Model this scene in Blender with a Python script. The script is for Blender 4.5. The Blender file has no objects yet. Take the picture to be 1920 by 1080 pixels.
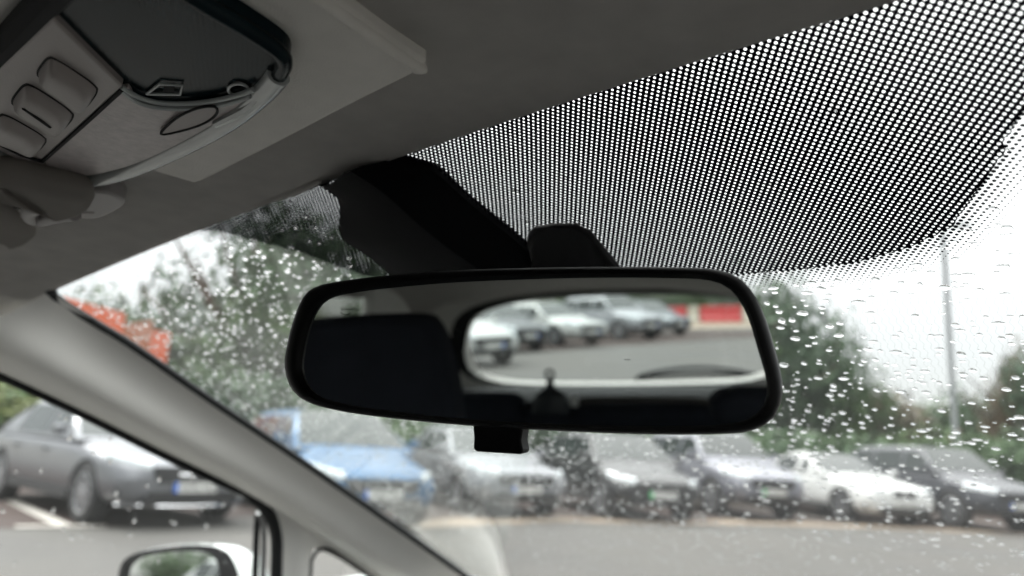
import bpy, bmesh, math, random
import numpy as np
from math import sin, cos, tan, atan2, radians, sqrt, pi, exp
from mathutils import Vector, Matrix, noise

random.seed(7)
scn = bpy.context.scene
COL = scn.collection

# ------------------------------------------------------------------ camera
F_PX = 1387.0
PSI, TH, RHO = radians(42), radians(11.8), radians(3.5)
CAM = Vector((0.25, -0.27, 1.18))
_v = Vector((-sin(PSI) * cos(TH), cos(PSI) * cos(TH), sin(TH)))
_r0 = Vector((cos(PSI), sin(PSI), 0)); _u0 = _r0.cross(_v)
_R = _r0 * cos(RHO) + _u0 * sin(RHO)
_U = _u0 * cos(RHO) - _r0 * sin(RHO)
cd = bpy.data.cameras.new('camera')
cam = bpy.data.objects.new('camera', cd); COL.objects.link(cam)
cam.matrix_world = Matrix(((_R.x, _U.x, -_v.x, CAM.x), (_R.y, _U.y, -_v.y, CAM.y), (_R.z, _U.z, -_v.z, CAM.z), (0, 0, 0, 1)))
cd.sensor_width = 36.0
cd.lens = 36.0 * F_PX / 1920.0
cd.clip_start = 0.02; cd.clip_end = 2000
cd.dof.use_dof = True
cd.dof.focus_distance = 0.36
cd.dof.aperture_fstop = 5.8
scn.camera = cam

# ------------------------------------------------------------------ world + sun
SUN_EL, SUN_AZ = radians(50), radians(250)
w = bpy.data.worlds.new('World'); scn.world = w; w.use_nodes = True
nt = w.node_tree; N = nt.nodes; L = nt.links
for n in list(N): N.remove(n)
out = N.new('ShaderNodeOutputWorld'); bg = N.new('ShaderNodeBackground'); bg.inputs['Strength'].default_value = 0.1
sky = N.new('ShaderNodeTexSky'); sky.sky_type = 'NISHITA'; sky.sun_disc = False
sky.sun_elevation = SUN_EL; sky.sun_rotation = SUN_AZ
tc = N.new('ShaderNodeTexCoord'); sep = N.new('ShaderNodeSeparateXYZ')
L.new(tc.outputs['Generated'], sep.inputs[0])
# overcast deck: brighter towards the zenith (CIE overcast), soft cloud mottling
ramp = N.new('ShaderNodeMapRange'); ramp.inputs['From Min'].default_value = 0.0; ramp.inputs['From Max'].default_value = 1.0
ramp.inputs['To Min'].default_value = 3.2; ramp.inputs['To Max'].default_value = 28.0
zp = N.new('ShaderNodeMath'); zp.operation = 'POWER'; zp.inputs[1].default_value = 2.0; zp.use_clamp = True
zm = N.new('ShaderNodeMath'); zm.operation = 'MAXIMUM'; zm.inputs[1].default_value = 0.0
L.new(sep.outputs['Z'], zm.inputs[0]); L.new(zm.outputs[0], zp.inputs[0])
L.new(zp.outputs[0], ramp.inputs['Value'])
nz = N.new('ShaderNodeTexNoise'); nz.inputs['Scale'].default_value = 2.2; nz.inputs['Detail'].default_value = 3
L.new(tc.outputs['Generated'], nz.inputs['Vector'])
mr = N.new('ShaderNodeMapRange'); mr.inputs['From Min'].default_value = 0.3; mr.inputs['From Max'].default_value = 0.7
mr.inputs['To Min'].default_value = 0.9; mr.inputs['To Max'].default_value = 1.06
L.new(nz.outputs['Fac'], mr.inputs['Value'])
mul = N.new('ShaderNodeMath'); mul.operation = 'MULTIPLY'
L.new(ramp.outputs[0], mul.inputs[0]); L.new(mr.outputs[0], mul.inputs[1])
comb = N.new('ShaderNodeVectorMath'); comb.operation = 'SCALE'; comb.inputs[0].default_value = (1.0, 1.0, 0.985)
L.new(mul.outputs[0], comb.inputs['Scale'])
mix = N.new('ShaderNodeMix'); mix.data_type = 'RGBA'; mix.inputs[0].default_value = 0.9
L.new(sky.outputs[0], mix.inputs[6]); L.new(comb.outputs[0], mix.inputs[7])
L.new(mix.outputs[2], bg.inputs['Color']); L.new(bg.outputs[0], out.inputs['Surface'])
sl = bpy.data.lights.new('sun', 'SUN'); sl.energy = 1.2; sl.angle = radians(25); sl.color = (1.0, 0.97, 0.93)
so = bpy.data.objects.new('sun', sl); COL.objects.link(so)
so.rotation_euler = (radians(90) - SUN_EL, 0, -SUN_AZ + pi)
scn.view_settings.view_transform = 'Standard'; scn.view_settings.look = 'None'
scn.view_settings.exposure = 1.7; scn.view_settings.gamma = 1.0; scn.view_settings.use_curve_mapping = False
cy = scn.cycles
cy.use_denoising = True
cy.max_bounces = 14; cy.diffuse_bounces = 6; cy.glossy_bounces = 5; cy.transmission_bounces = 8; cy.transparent_max_bounces = 24
cy.caustics_reflective = False; cy.caustics_refractive = True
cy.sample_clamp_indirect = 6.0
cy.blur_glossy = 0.3

# ------------------------------------------------------------------ pixel -> place helpers (photograph is 1920 x 1080)
def ray(px, py):
    return (_v + _R * ((px - 960) / F_PX) + _U * ((540 - py) / F_PX)).normalized()
def hit_plane(px, py, P, n):
    d = ray(px, py); P = Vector(P); n = Vector(n)
    return CAM + d * ((P - CAM).dot(n) / d.dot(n))
def Zp(px, py, z): return hit_plane(px, py, (0, 0, z), (0, 0, 1))
def Xp(px, py, x): return hit_plane(px, py, (x, 0, 0), (1, 0, 0))
def door_pt(px, py, off=0.0): return hit_plane(px, py, (-0.655 + off, 0, 1.22), (1, 0, -0.3))
def G(x, y): return 1.345 - 0.467 * y - 0.2 * x * x
def glass_pt(px, py, dz=0.0):
    d = ray(px, py)
    fn = lambda t: (CAM + d * t).z - G((CAM + d * t).x, (CAM + d * t).y) - dz
    prev = fn(0.05); t = 0.05
    while t < 4:
        k = fn(t + 0.01)
        if prev * k <= 0:
            lo, hi = t, t + 0.01
            for _ in range(30):
                m = (lo + hi) / 2
                if fn(lo) * fn(m) <= 0: hi = m
                else: lo = m
            return CAM + d * lo
        prev = k; t += 0.01
    return None
# mirror plane
_a, _e = radians(17), radians(5.6)
MN = Vector((sin(_a) * cos(_e), -cos(_a) * cos(_e), -sin(_e)))
MC = CAM + ray(1000, 655) * 0.34
def mir_pt(px, py, depth=0.0): return hit_plane(px, py, MC - MN * depth, MN)
def refl_pt(px, py, ax, k):
    d = ray(px, py); p = mir_pt(px, py); d = d - MN * (2 * d.dot(MN))
    return p + d * ((k - p[ax]) / d[ax])

def catmull(pts, n=6, closed=False):
    P = [Vector(p) for p in pts]; res = []; m = len(P)
    rng = range(m) if closed else range(m - 1)
    for i in rng:
        if closed: p0, p1, p2, p3 = P[(i - 1) % m], P[i], P[(i + 1) % m], P[(i + 2) % m]
        else: p0, p1, p2, p3 = P[max(i - 1, 0)], P[i], P[i + 1], P[min(i + 2, m - 1)]
        for k in range(n):
            t = k / n
            res.append(0.5 * ((2 * p1) + (p2 - p0) * t + (2 * p0 - 5 * p1 + 4 * p2 - p3) * t * t + (3 * p1 - 3 * p2 + p3 - p0) * t ** 3))
    if not closed: res.append(P[-1])
    return res
def resample(pts, n, closed=True):
    P = list(pts) + ([pts[0]] if closed else [])
    d = [0.0]
    for a, b in zip(P, P[1:]): d.append(d[-1] + (b - a).length)
    tot = d[-1]; res = []; j = 0
    cnt = n if closed else n - 1
    for i in range(n):
        s = tot * i / cnt
        while j < len(d) - 2 and d[j + 1] < s: j += 1
        t = (s - d[j]) / max(d[j + 1] - d[j], 1e-9)
        res.append(P[j].lerp(P[j + 1], min(max(t, 0), 1)))
    return res

# ------------------------------------------------------------------ object helpers
def link(o, parent=None):
    COL.objects.link(o)
    if parent is not None: o.parent = parent
    return o
def empty(name, loc, label=None, cat=None, group=None, rz=0.0):
    o = bpy.data.objects.new(name, None); COL.objects.link(o); o.location = loc; o.rotation_euler = (0, 0, rz)
    o.empty_display_size = 0.1
    tag(o, label, cat, group)
    return o
def tag(o, label=None, cat=None, group=None, kind=None):
    if label: o['label'] = label
    if cat: o['category'] = cat
    if group: o['group'] = group
    if kind: o['kind'] = kind
    return o
class MB:
    def __init__(s): s.v = []; s.f = []
    def add(s, vs, fs):
        b = len(s.v); s.v += [tuple(p) for p in vs]; s.f += [tuple(i + b for i in q) for q in fs]; return s
    def box(s, c, d, rot=None):
        hx, hy, hz = d[0] / 2, d[1] / 2, d[2] / 2
        vs = [Vector((x, y, z)) for x in (-hx, hx) for y in (-hy, hy) for z in (-hz, hz)]
        if rot is not None: vs = [rot @ p for p in vs]
        vs = [p + Vector(c) for p in vs]
        return s.add(vs, [(0, 1, 3, 2), (4, 6, 7, 5), (0, 4, 5, 1), (2, 3, 7, 6), (0, 2, 6, 4), (1, 5, 7, 3)])
    def grid(s, rows, close_u=False, close_v=False):
        m = len(rows); n = len(rows[0]); fs = []
        for i in range(m if close_v else m - 1):
            for j in range(n if close_u else n - 1):
                a = i * n + j; b = i * n + (j + 1) % n; c = ((i + 1) % m) * n + (j + 1) % n; d = ((i + 1) % m) * n + j
                fs.append((a, b, c, d))
        return s.add([p for r in rows for p in r], fs)
    def tube(s, path, r, n=8, caps=True, squash=1.0):
        rows = []; P = [Vector(p) for p in path]
        rr = r if isinstance(r, (list, tuple)) else [r] * len(P)
        up = Vector((0.13, 0.21, 1)).normalized()
        for i, p in enumerate(P):
            t = (P[min(i + 1, len(P) - 1)] - P[max(i - 1, 0)]).normalized()
            a = t.cross(up)
            if a.length < 1e-3: a = t.cross(Vector((1, 0, 0)))
            a.normalize(); b = t.cross(a).normalized()
            rows.append([p + (a * cos(2 * pi * k / n) + b * sin(2 * pi * k / n) * squash) * rr[i] for k in range(n)])
        base = len(s.v)
        s.grid(rows, close_u=True)
        if caps:
            s.f.append(tuple(base + k for k in range(n))); s.f.append(tuple(base + (len(P) - 1) * n + k for k in reversed(range(n))))
        return s
    def prism(s, poly, off):
        n = len(poly); off = Vector(off)
        vs = list(poly) + [Vector(p) + off for p in poly]
        fs = [tuple(range(n)), tuple(reversed(range(n, 2 * n)))] + [(i, i + n, (i + 1) % n + n, (i + 1) % n) for i in range(n)]
        return s.add(vs, fs)
    def mesh(s, name):
        me = bpy.data.meshes.new(name); me.from_pydata(s.v, [], s.f)
        bm = bmesh.new(); bm.from_mesh(me); bmesh.ops.recalc_face_normals(bm, faces=bm.faces); bm.to_mesh(me); bm.free()
        return me
    def build(s, name, mat, parent=None, smooth=True, bevel=0, sub=0, angle=40, solid=0):
        me = s.mesh(name); me.materials.append(mat)
        o = bpy.data.objects.new(name, me); link(o, parent)
        if smooth: shade(me, angle)
        if solid:
            md = o.modifiers.new('s', 'SOLIDIFY'); md.thickness = solid; md.offset = 0
        if bevel:
            md = o.modifiers.new('b', 'BEVEL'); md.width = bevel; md.segments = 3; md.limit_method = 'ANGLE'; md.angle_limit = radians(35)
        if sub:
            md = o.modifiers.new('d', 'SUBSURF'); md.levels = sub; md.render_levels = sub
        return o
def shade(me, angle=40):
    me.polygons.foreach_set('use_smooth', [True] * len(me.polygons))
    try: me.set_sharp_from_angle(angle=radians(angle))
    except Exception: pass

# ------------------------------------------------------------------ materials
def mat(name, col, rough=0.6, metal=0.0, bump=None, var=0.0, vscale=6.0, coat=0.0, spec=0.5, sheen=0.0, kind='noise', bstr=0.2, trans=0.0):
    m = bpy.data.materials.new(name); m.use_nodes = True
    nt = m.node_tree; b = nt.nodes['Principled BSDF']
    b.inputs['Base Color'].default_value = (*col, 1); b.inputs['Roughness'].default_value = rough
    b.inputs['Metallic'].default_value = metal; b.inputs['Specular IOR Level'].default_value = spec
    b.inputs['Coat Weight'].default_value = coat; b.inputs['Coat Roughness'].default_value = 0.05
    if sheen: b.inputs['Sheen Weight'].default_value = sheen
    if trans: b.inputs['Transmission Weight'].default_value = trans
    tc = nt.nodes.new('ShaderNodeTexCoord')
    if var:
        n = nt.nodes.new('ShaderNodeTexNoise'); n.inputs['Scale'].default_value = vscale; n.inputs['Detail'].default_value = 6
        nt.links.new(tc.outputs['Object'], n.inputs['Vector'])
        r = nt.nodes.new('ShaderNodeMapRange'); r.inputs['From Min'].default_value = 0.25; r.inputs['From Max'].default_value = 0.75
        r.inputs['To Min'].default_value = 1 - var; r.inputs['To Max'].default_value = 1 + var
        nt.links.new(n.outputs['Fac'], r.inputs['Value'])
        vm = nt.nodes.new('ShaderNodeVectorMath'); vm.operation = 'SCALE'; vm.inputs[0].default_value = col
        nt.links.new(r.outputs[0], vm.inputs['Scale']); nt.links.new(vm.outputs[0], b.inputs['Base Color'])
    if bump:
        if kind == 'weave':
            mp = nt.nodes.new('ShaderNodeMapping'); mp.inputs['Rotation'].default_value = (0, 0, 0.5); mp.inputs['Scale'].default_value = (bump, bump, bump)
            nt.links.new(tc.outputs['Object'], mp.inputs['Vector'])
            w1 = nt.nodes.new('ShaderNodeTexWave'); w1.bands_direction = 'X'; w1.inputs['Scale'].default_value = 1; w1.inputs['Distortion'].default_value = 0.6
            w2 = nt.nodes.new('ShaderNodeTexWave'); w2.bands_direction = 'Y'; w2.inputs['Scale'].default_value = 1; w2.inputs['Distortion'].default_value = 0.6
            nt.links.new(mp.outputs[0], w1.inputs['Vector']); nt.links.new(mp.outputs[0], w2.inputs['Vector'])
            mx = nt.nodes.new('ShaderNodeMath'); mx.operation = 'MULTIPLY'
            nt.links.new(w1.outputs['Fac'], mx.inputs[0]); nt.links.new(w2.outputs['Fac'], mx.inputs[1]); h = mx.outputs[0]
        else:
            n2 = nt.nodes.new('ShaderNodeTexNoise'); n2.inputs['Scale'].default_value = bump; n2.inputs['Detail'].default_value = 3
            nt.links.new(tc.outputs['Object'], n2.inputs['Vector']); h = n2.outputs['Fac']
        bp = nt.nodes.new('ShaderNodeBump'); bp.inputs['Strength'].default_value = bstr; bp.inputs['Distance'].default_value = 0.001
        nt.links.new(h, bp.inputs['Height']); nt.links.new(bp.outputs[0], b.inputs['Normal'])
    return m
def glass_sheet(name, tint, gl=1.0, haze=0.0, zig=False):
    m = bpy.data.materials.new(name); m.use_nodes = True; nt = m.node_tree; N = nt.nodes; L = nt.links
    N.remove(N['Principled BSDF']); o = N['Material Output']
    t = N.new('ShaderNodeBsdfTransparent'); t.inputs[0].default_value = (*tint, 1)
    g = N.new('ShaderNodeBsdfGlossy'); g.inputs['Roughness'].default_value = 0.02; g.inputs[0].default_value = (1, 1, 1, 1)
    # Schlick reflectance that is the same from both sides of the sheet
    ge = N.new('ShaderNodeNewGeometry'); dt = N.new('ShaderNodeVectorMath'); dt.operation = 'DOT_PRODUCT'
    L.new(ge.outputs['Incoming'], dt.inputs[0]); L.new(ge.outputs['Normal'], dt.inputs[1])
    ab = N.new('ShaderNodeMath'); ab.operation = 'ABSOLUTE'; L.new(dt.outputs['Value'], ab.inputs[0])
    iv = N.new('ShaderNodeMath'); iv.operation = 'SUBTRACT'; iv.inputs[0].default_value = 1.0; L.new(ab.outputs[0], iv.inputs[1])
    pw = N.new('ShaderNodeMath'); pw.operation = 'POWER'; pw.inputs[1].default_value = 5.0; L.new(iv.outputs[0], pw.inputs[0])
    sa = N.new('ShaderNodeMath'); sa.operation = 'MULTIPLY_ADD'; sa.inputs[1].default_value = 0.93; sa.inputs[2].default_value = 0.07; L.new(pw.outputs[0], sa.inputs[0])
    ml = N.new('ShaderNodeMath'); ml.operation = 'MULTIPLY'; ml.inputs[1].default_value = gl; ml.use_clamp = True
    L.new(sa.outputs[0], ml.inputs[0])
    mx = N.new('ShaderNodeMixShader'); L.new(ml.outputs[0], mx.inputs[0]); L.new(t.outputs[0], mx.inputs[1]); L.new(g.outputs[0], mx.inputs[2])
    last = mx
    if haze:
        tr = N.new('ShaderNodeBsdfTranslucent'); tr.inputs[0].default_value = (0.9, 0.93, 0.92, 1)
        m2 = N.new('ShaderNodeMixShader'); m2.inputs[0].default_value = haze
        tcn = N.new('ShaderNodeTexCoord'); n = N.new('ShaderNodeTexNoise'); n.inputs['Scale'].default_value = 9; n.inputs['Detail'].default_value = 5
        L.new(tcn.outputs['Object'], n.inputs['Vector'])
        r = N.new('ShaderNodeMapRange'); r.inputs['From Min'].default_value = 0.3; r.inputs['From Max'].default_value = 0.7
        r.inputs['To Min'].default_value = haze * 0.6; r.inputs['To Max'].default_value = haze * 1.4
        L.new(n.outputs['Fac'], r.inputs['Value']); L.new(r.outputs[0], m2.inputs[0])
        L.new(last.outputs[0], m2.inputs[1]); L.new(tr.outputs[0], m2.inputs[2]); last = m2
    if zig:   # heater wires laminated in the glass
        tcn = N.new('ShaderNodeTexCoord'); sp = N.new('ShaderNodeSeparateXYZ'); L.new(tcn.outputs['Object'], sp.inputs[0])
        def M(op, a, b=None, c=None):
            k = N.new('ShaderNodeMath'); k.operation = op
            for i, q in enumerate((a, b, c)):
                if q is None: continue
                if isinstance(q, (int, float)): k.inputs[i].default_value = q
                else: L.new(q, k.inputs[i])
            return k.outputs[0]
        s1 = M('MULTIPLY', M('SINE', M('MULTIPLY', sp.outputs['Y'], 2 * pi / 0.008)), 0.0006)
        u = M('DIVIDE', M('ADD', sp.outputs['X'], s1), 0.0038)
        fr2 = M('ABSOLUTE', M('SUBTRACT', M('FRACT', u), 0.5))
        ln = M('MULTIPLY', M('LESS_THAN', fr2, 0.04), 0.16)
        dk = N.new('ShaderNodeBsdfDiffuse'); dk.inputs[0].default_value = (0.05, 0.05, 0.05, 1)
        m3 = N.new('ShaderNodeMixShader'); L.new(ln, m3.inputs[0]); L.new(last.outputs[0], m3.inputs[1]); L.new(dk.outputs[0], m3.inputs[2]); last = m3
    L.new(last.outputs[0], o.inputs['Surface'])
    return m
M = {}
M['fabric'] = mat('headliner_fabric', (0.68, 0.652, 0.625), 0.95, bump=700, kind='weave', bstr=1.0, var=0.09, vscale=45, spec=0.1)
M['visor_fabric'] = mat('visor_fabric', (0.36, 0.335, 0.31), 0.95, bump=800, kind='weave', bstr=0.9, var=0.06, vscale=30, spec=0.1)
M['panel_fabric'] = mat('panel_fabric', (0.70, 0.675, 0.64), 0.95, bump=900, bstr=0.5, var=0.05, vscale=60, spec=0.1)
M['pillar'] = mat('pillar_plastic', (0.88, 0.865, 0.83), 0.55, bump=700, bstr=0.12, var=0.03, vscale=14, spec=0.35)
M['trim_grey'] = mat('grey_plastic', (0.30, 0.28, 0.275), 0.5, bump=800, bstr=0.15, var=0.04, vscale=20)
M['switch'] = mat('switch_plastic', (0.27, 0.24, 0.23), 0.42, bump=900, bstr=0.15, var=0.05, vscale=40)
M['rim'] = mat('glossy_rim_plastic', (0.34, 0.355, 0.35), 0.2, var=0.08, vscale=30, coat=0.5)
M['lens_dark'] = mat('dark_lens_plastic', (0.005, 0.012, 0.015), 0.22, bump=160, kind='weave', bstr=0.04, spec=0.09, var=0.3, vscale=25)
M['lens_pale'] = mat('frosted_lens_plastic', (0.37, 0.33, 0.325), 0.4, bump=500, bstr=0.35, var=0.18, vscale=160, coat=0.1)
M['line_grey'] = mat('moulded_line_plastic', (0.35, 0.37, 0.37), 0.25)
M['black'] = mat('black_plastic', (0.003, 0.003, 0.0034), 0.42, bump=900, bstr=0.08, var=0.15, vscale=30, spec=0.10)
M['cover'] = mat('textured_black_plastic', (0.0035, 0.004, 0.0048), 0.65, bump=1100, bstr=0.5, var=0.1, vscale=40, spec=0.06)
M['gap'] = mat('dark_gap', (0.004, 0.004, 0.005), 0.9)
M['matte_black'] = mat('matte_black_plastic', (0.002, 0.002, 0.0022), 0.9, bump=900, bstr=0.1, spec=0.02)
M['rubber'] = mat('black_rubber', (0.01, 0.011, 0.012), 0.6, var=0.2, vscale=20, spec=0.3)
M['seat'] = mat('dark_seat_fabric', (0.028, 0.031, 0.040), 0.95, bump=500, kind='weave', bstr=0.4, var=0.15, vscale=25, spec=0.1)
M['seat_piping'] = mat('grey_seat_fabric', (0.10, 0.09, 0.085), 0.9, var=0.1, vscale=25)
M['dash'] = mat('grey_dash_plastic', (0.28, 0.275, 0.265), 0.7, bump=300, bstr=0.3, var=0.1, vscale=10)
M['silhouette'] = mat('dark_item_plastic', (0.008, 0.012, 0.016), 0.35, var=0.1)
M['white_item'] = mat('white_fabric_label', (0.7, 0.7, 0.68), 0.7, var=0.05)
M['chrome_strip'] = mat('brushed_strip', (0.22, 0.22, 0.225), 0.5, metal=0.2, var=0.05)
m = M['mirror'] = mat('silvered_glass', (0.68, 0.71, 0.70), 0.0, metal=1.0)
b_ = m.node_tree.nodes['Principled BSDF']
n_ = m.node_tree.nodes.new('ShaderNodeTexNoise'); n_.inputs['Scale'].default_value = 60; n_.inputs['Detail'].default_value = 8
r_ = m.node_tree.nodes.new('ShaderNodeMapRange'); r_.inputs['From Min'].default_value = 0.45; r_.inputs['From Max'].default_value = 0.8
r_.inputs['To Min'].default_value = 0.0; r_.inputs['To Max'].default_value = 0.05
m.node_tree.links.new(n_.outputs['Fac'], r_.inputs['Value']); m.node_tree.links.new(r_.outputs[0], b_.inputs['Roughness'])
M['etch'] = mat('etched_mark', (0.02, 0.02, 0.02), 0.7)
M['wind'] = glass_sheet('windscreen_glass', (0.91, 0.93, 0.915), gl=1.0, haze=0.004, zig=True)
M['sideglass'] = glass_sheet('side_glass', (0.93, 0.96, 0.95), gl=0.8, haze=0.01)
M['rear_sideglass'] = glass_sheet('dimming_rear_side_glass', (0.30, 0.32, 0.31), gl=0.8)  # dark tint added to dim the rear cabin roof seen in the mirror
M['rearglass'] = glass_sheet('rear_glass', (0.90, 0.95, 0.94), gl=0.8, haze=0.015)
# water
m = M['water'] = bpy.data.materials.new('rain_water'); m.use_nodes = True
nt = m.node_tree; nt.nodes.remove(nt.nodes['Principled BSDF'])
g = nt.nodes.new('ShaderNodeBsdfGlass'); g.inputs['IOR'].default_value = 1.33; g.inputs['Roughness'].default_value = 0.0
nt.links.new(g.outputs[0], nt.nodes['Material Output'].inputs['Surface'])
# frit: black ceramic print with round holes, fading to shrinking dots past its edge
def frit_mat():
    m = bpy.data.materials.new('frit_print'); m.use_nodes = True; nt = m.node_tree; N = nt.nodes; L = nt.links
    N.remove(N['Principled BSDF']); o = N['Material Output']
    def K(op, a, b=None):
        k = N.new('ShaderNodeMath'); k.operation = op
        for i, q in enumerate((a, b)):
            if q is None: continue
            if isinstance(q, (int, float)): k.inputs[i].default_value = q
            else: L.new(q, k.inputs[i])
        return k.outputs[0]
    tcn = N.new('ShaderNodeTexCoord'); sp = N.new('ShaderNodeSeparateXYZ'); L.new(tcn.outputs['Object'], sp.inputs[0])
    X = sp.outputs['X']; Yv = K('MULTIPLY', sp.outputs['Y'], 1.104)
    e1, e2 = (0.00205, 0.00170), (-0.00140, 0.00200)      # lattice steps of the printed dots
    det = e1[0] * e2[1] - e1[1] * e2[0]
    a = K('ADD', K('ADD', K('MULTIPLY', X, e2[1] / det), K('MULTIPLY', Yv, -e2[0] / det)), 500.0)
    b = K('ADD', K('ADD', K('MULTIPLY', X, -e1[1] / det), K('MULTIPLY', Yv, e1[0] / det)), 500.0)
    fa = K('SUBTRACT', K('FRACT', a), 0.5); fb = K('SUBTRACT', K('FRACT', b), 0.5)
    px_ = K('ADD', K('MULTIPLY', fa, e1[0]), K('MULTIPLY', fb, e2[0]))
    py_ = K('ADD', K('MULTIPLY', fa, e1[1]), K('MULTIPLY', fb, e2[1]))
    d = K('SQRT', K('ADD', K('MULTIPLY', px_, px_), K('MULTIPLY', py_, py_)))
    at = N.new('ShaderNodeAttribute'); at.attribute_name = 'fd'; fd = at.outputs['Fac']
    # holes a touch larger towards the right
    rr = N.new('ShaderNodeMapRange'); rr.inputs['From Min'].default_value = -0.3; rr.inputs['From Max'].default_value = 0.2
    rr.inputs['To Min'].default_value = 0.00046; rr.inputs['To Max'].default_value = 0.00067; L.new(X, rr.inputs['Value'])
    hole = K('MULTIPLY', K('LESS_THAN', d, rr.outputs[0]), K('LESS_THAN', fd, -0.0005))
    inside = K('SUBTRACT', 1.0, hole)
    r2 = N.new('ShaderNodeMapRange'); r2.inputs['From Min'].default_value = 0.0; r2.inputs['From Max'].default_value = 0.020
    r2.inputs['To Min'].default_value = 0.00105; r2.inputs['To Max'].default_value = 0.0; L.new(fd, r2.inputs['Value'])
    outside = K('LESS_THAN', d, r2.outputs[0])
    isin = K('LESS_THAN', fd, 0.0)
    fac = K('ADD', K('MULTIPLY', isin, inside), K('MULTIPLY', K('SUBTRACT', 1.0, isin), outside))
    t = N.new('ShaderNodeBsdfTransparent'); df = N.new('ShaderNodeBsdfDiffuse'); df.inputs[0].default_value = (0.006, 0.006, 0.009, 1)
    mx = N.new('ShaderNodeMixShader'); L.new(fac, mx.inputs[0]); L.new(t.outputs[0], mx.inputs[1]); L.new(df.outputs[0], mx.inputs[2])
    L.new(mx.outputs[0], o.inputs['Surface']); return m
M['frit'] = frit_mat()

# ------------------------------------------------------------------ ground, bays and markings
def ground_mat(name, c1, c2, rough, vscale, patch):
    c1 = tuple(c * 0.66 for c in c1); c2 = tuple(c * 0.70 for c in c2)
    m = bpy.data.materials.new(name); m.use_nodes = True; nt = m.node_tree; N = nt.nodes; L = nt.links; b = N['Principled BSDF']; b.inputs['Specular IOR Level'].default_value = 0.18
    tcn = N.new('ShaderNodeTexCoord')
    n1 = N.new('ShaderNodeTexNoise'); n1.inputs['Scale'].default_value = vscale; n1.inputs['Detail'].default_value = 8; L.new(tcn.outputs['Object'], n1.inputs['Vector'])
    n2 = N.new('ShaderNodeTexNoise'); n2.inputs['Scale'].default_value = patch; n2.inputs['Detail'].default_value = 4; L.new(tcn.outputs['Object'], n2.inputs['Vector'])
    ad = N.new('ShaderNodeMath'); ad.operation = 'ADD'; L.new(n1.outputs['Fac'], ad.inputs[0]); L.new(n2.outputs['Fac'], ad.inputs[1])
    r = N.new('ShaderNodeMapRange'); r.inputs['From Min'].default_value = 0.82; r.inputs['From Max'].default_value = 1.18; L.new(ad.outputs[0], r.inputs['Value'])
    mx = N.new('ShaderNodeMix'); mx.data_type = 'RGBA'; mx.inputs[6].default_value = (*c1, 1); mx.inputs[7].default_value = (*c2, 1)
    L.new(r.outputs[0], mx.inputs[0]); L.new(mx.outputs[2], b.inputs['Base Color'])
    r3 = N.new('ShaderNodeMapRange'); r3.inputs['From Min'].default_value = 0.35; r3.inputs['From Max'].default_value = 0.65
    r3.inputs['To Min'].default_value = rough * 0.6; r3.inputs['To Max'].default_value = rough * 1.2; L.new(n2.outputs['Fac'], r3.inputs['Value']); L.new(r3.outputs[0], b.inputs['Roughness'])
    bp = N.new('ShaderNodeBump'); bp.inputs['Strength'].default_value = 0.4; bp.inputs['Distance'].default_value = 0.01
    L.new(n1.outputs['Fac'], bp.inputs['Height']); L.new(bp.outputs[0], b.inputs['Normal'])
    return m
M['asphalt'] = ground_mat('wet_asphalt', (0.085, 0.081, 0.076), (0.130, 0.124, 0.116), 0.8, 40, 0.35)
M['bay'] = ground_mat('red_brown_paving', (0.045, 0.030, 0.026), (0.078, 0.055, 0.048), 0.8, 30, 0.6)
M['sand'] = ground_mat('pale_kerb_stone', (0.24, 0.19, 0.145), (0.38, 0.31, 0.24), 0.7, 12, 2.0)
M['dash_top'] = mat('dark_dash_top', (0.035, 0.035, 0.036), 0.75, bump=300, bstr=0.3, var=0.1, vscale=10)
M['grass'] = ground_mat('grass_verge', (0.03, 0.06, 0.02), (0.09, 0.12, 0.04), 0.9, 20, 0.8)
M['paint'] = mat('road_paint', (0.36, 0.34, 0.31), 0.6, var=0.15, vscale=8)
mb = MB(); mb.add([(-700, -700, -0.004), (700, -700, -0.004), (700, 700, -0.004), (-700, 700, -0.004)], [(0, 1, 2, 3)])
tag(mb.build('asphalt_ground', M['asphalt'], smooth=False), kind='structure')
def sheet(name, pts, z, m):
    mb = MB(); mb.add([(p[0], p[1], z) for p in pts], [tuple(range(len(pts)))])
    return tag(mb.build(name, m, smooth=False), kind='structure')
RD = Vector((0.53, 0.85, 0)).normalized(); RN = Vector((0.85, -0.53, 0)).normalized()   # row direction, the way the parked cars face
row0 = Zp(700, 945, 0)
def rowpt(s, o): return row0 + RD * s + RN * o
# front row bays
FL = [(200, 989), (475, 968), (600, 1004), (800, 990), (1040, 978), (1250, 984), (1400, 984), (1650, 991), (1920, 1004), (2300, 1022)]
sheet('parking_bay_paving', [Zp(*p, 0) for p in FL] + [rowpt(60, -8), rowpt(-30, -30), Zp(-900, 1010, 0), Zp(28, 990, 0)], 0.0, M['bay'])
fl = resample([Zp(*p, 0) for p in FL[2:]], 40, False)
mb = MB(); mb.grid([[Vector((p.x, p.y, 0.004)), Vector((p.x, p.y, 0.004)) + (Vector((p.x, p.y, 0)) - Vector((CAM.x, CAM.y, 0))).normalized() * (0.9 + 0.3 * sin(i * 1.7))] for i, p in enumerate(fl)])
tag(mb.build('kerb_strip', M['sand'], smooth=False), kind='structure')
def line_px(a, b, wd=0.13, name='bay_marking'):
    p, q = Zp(*a, 0), Zp(*b, 0); t = (q - p).normalized(); n = Vector((-t.y, t.x, 0)) * wd / 2
    sheet(name, [p - n, q - n, q + n, p + n], 0.008, M['paint'])
line_px((-70, 895), (118, 986), 0.17, 'bay_line'); line_px((28, 988), (200, 987), 0.14, 'bay_line')
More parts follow.
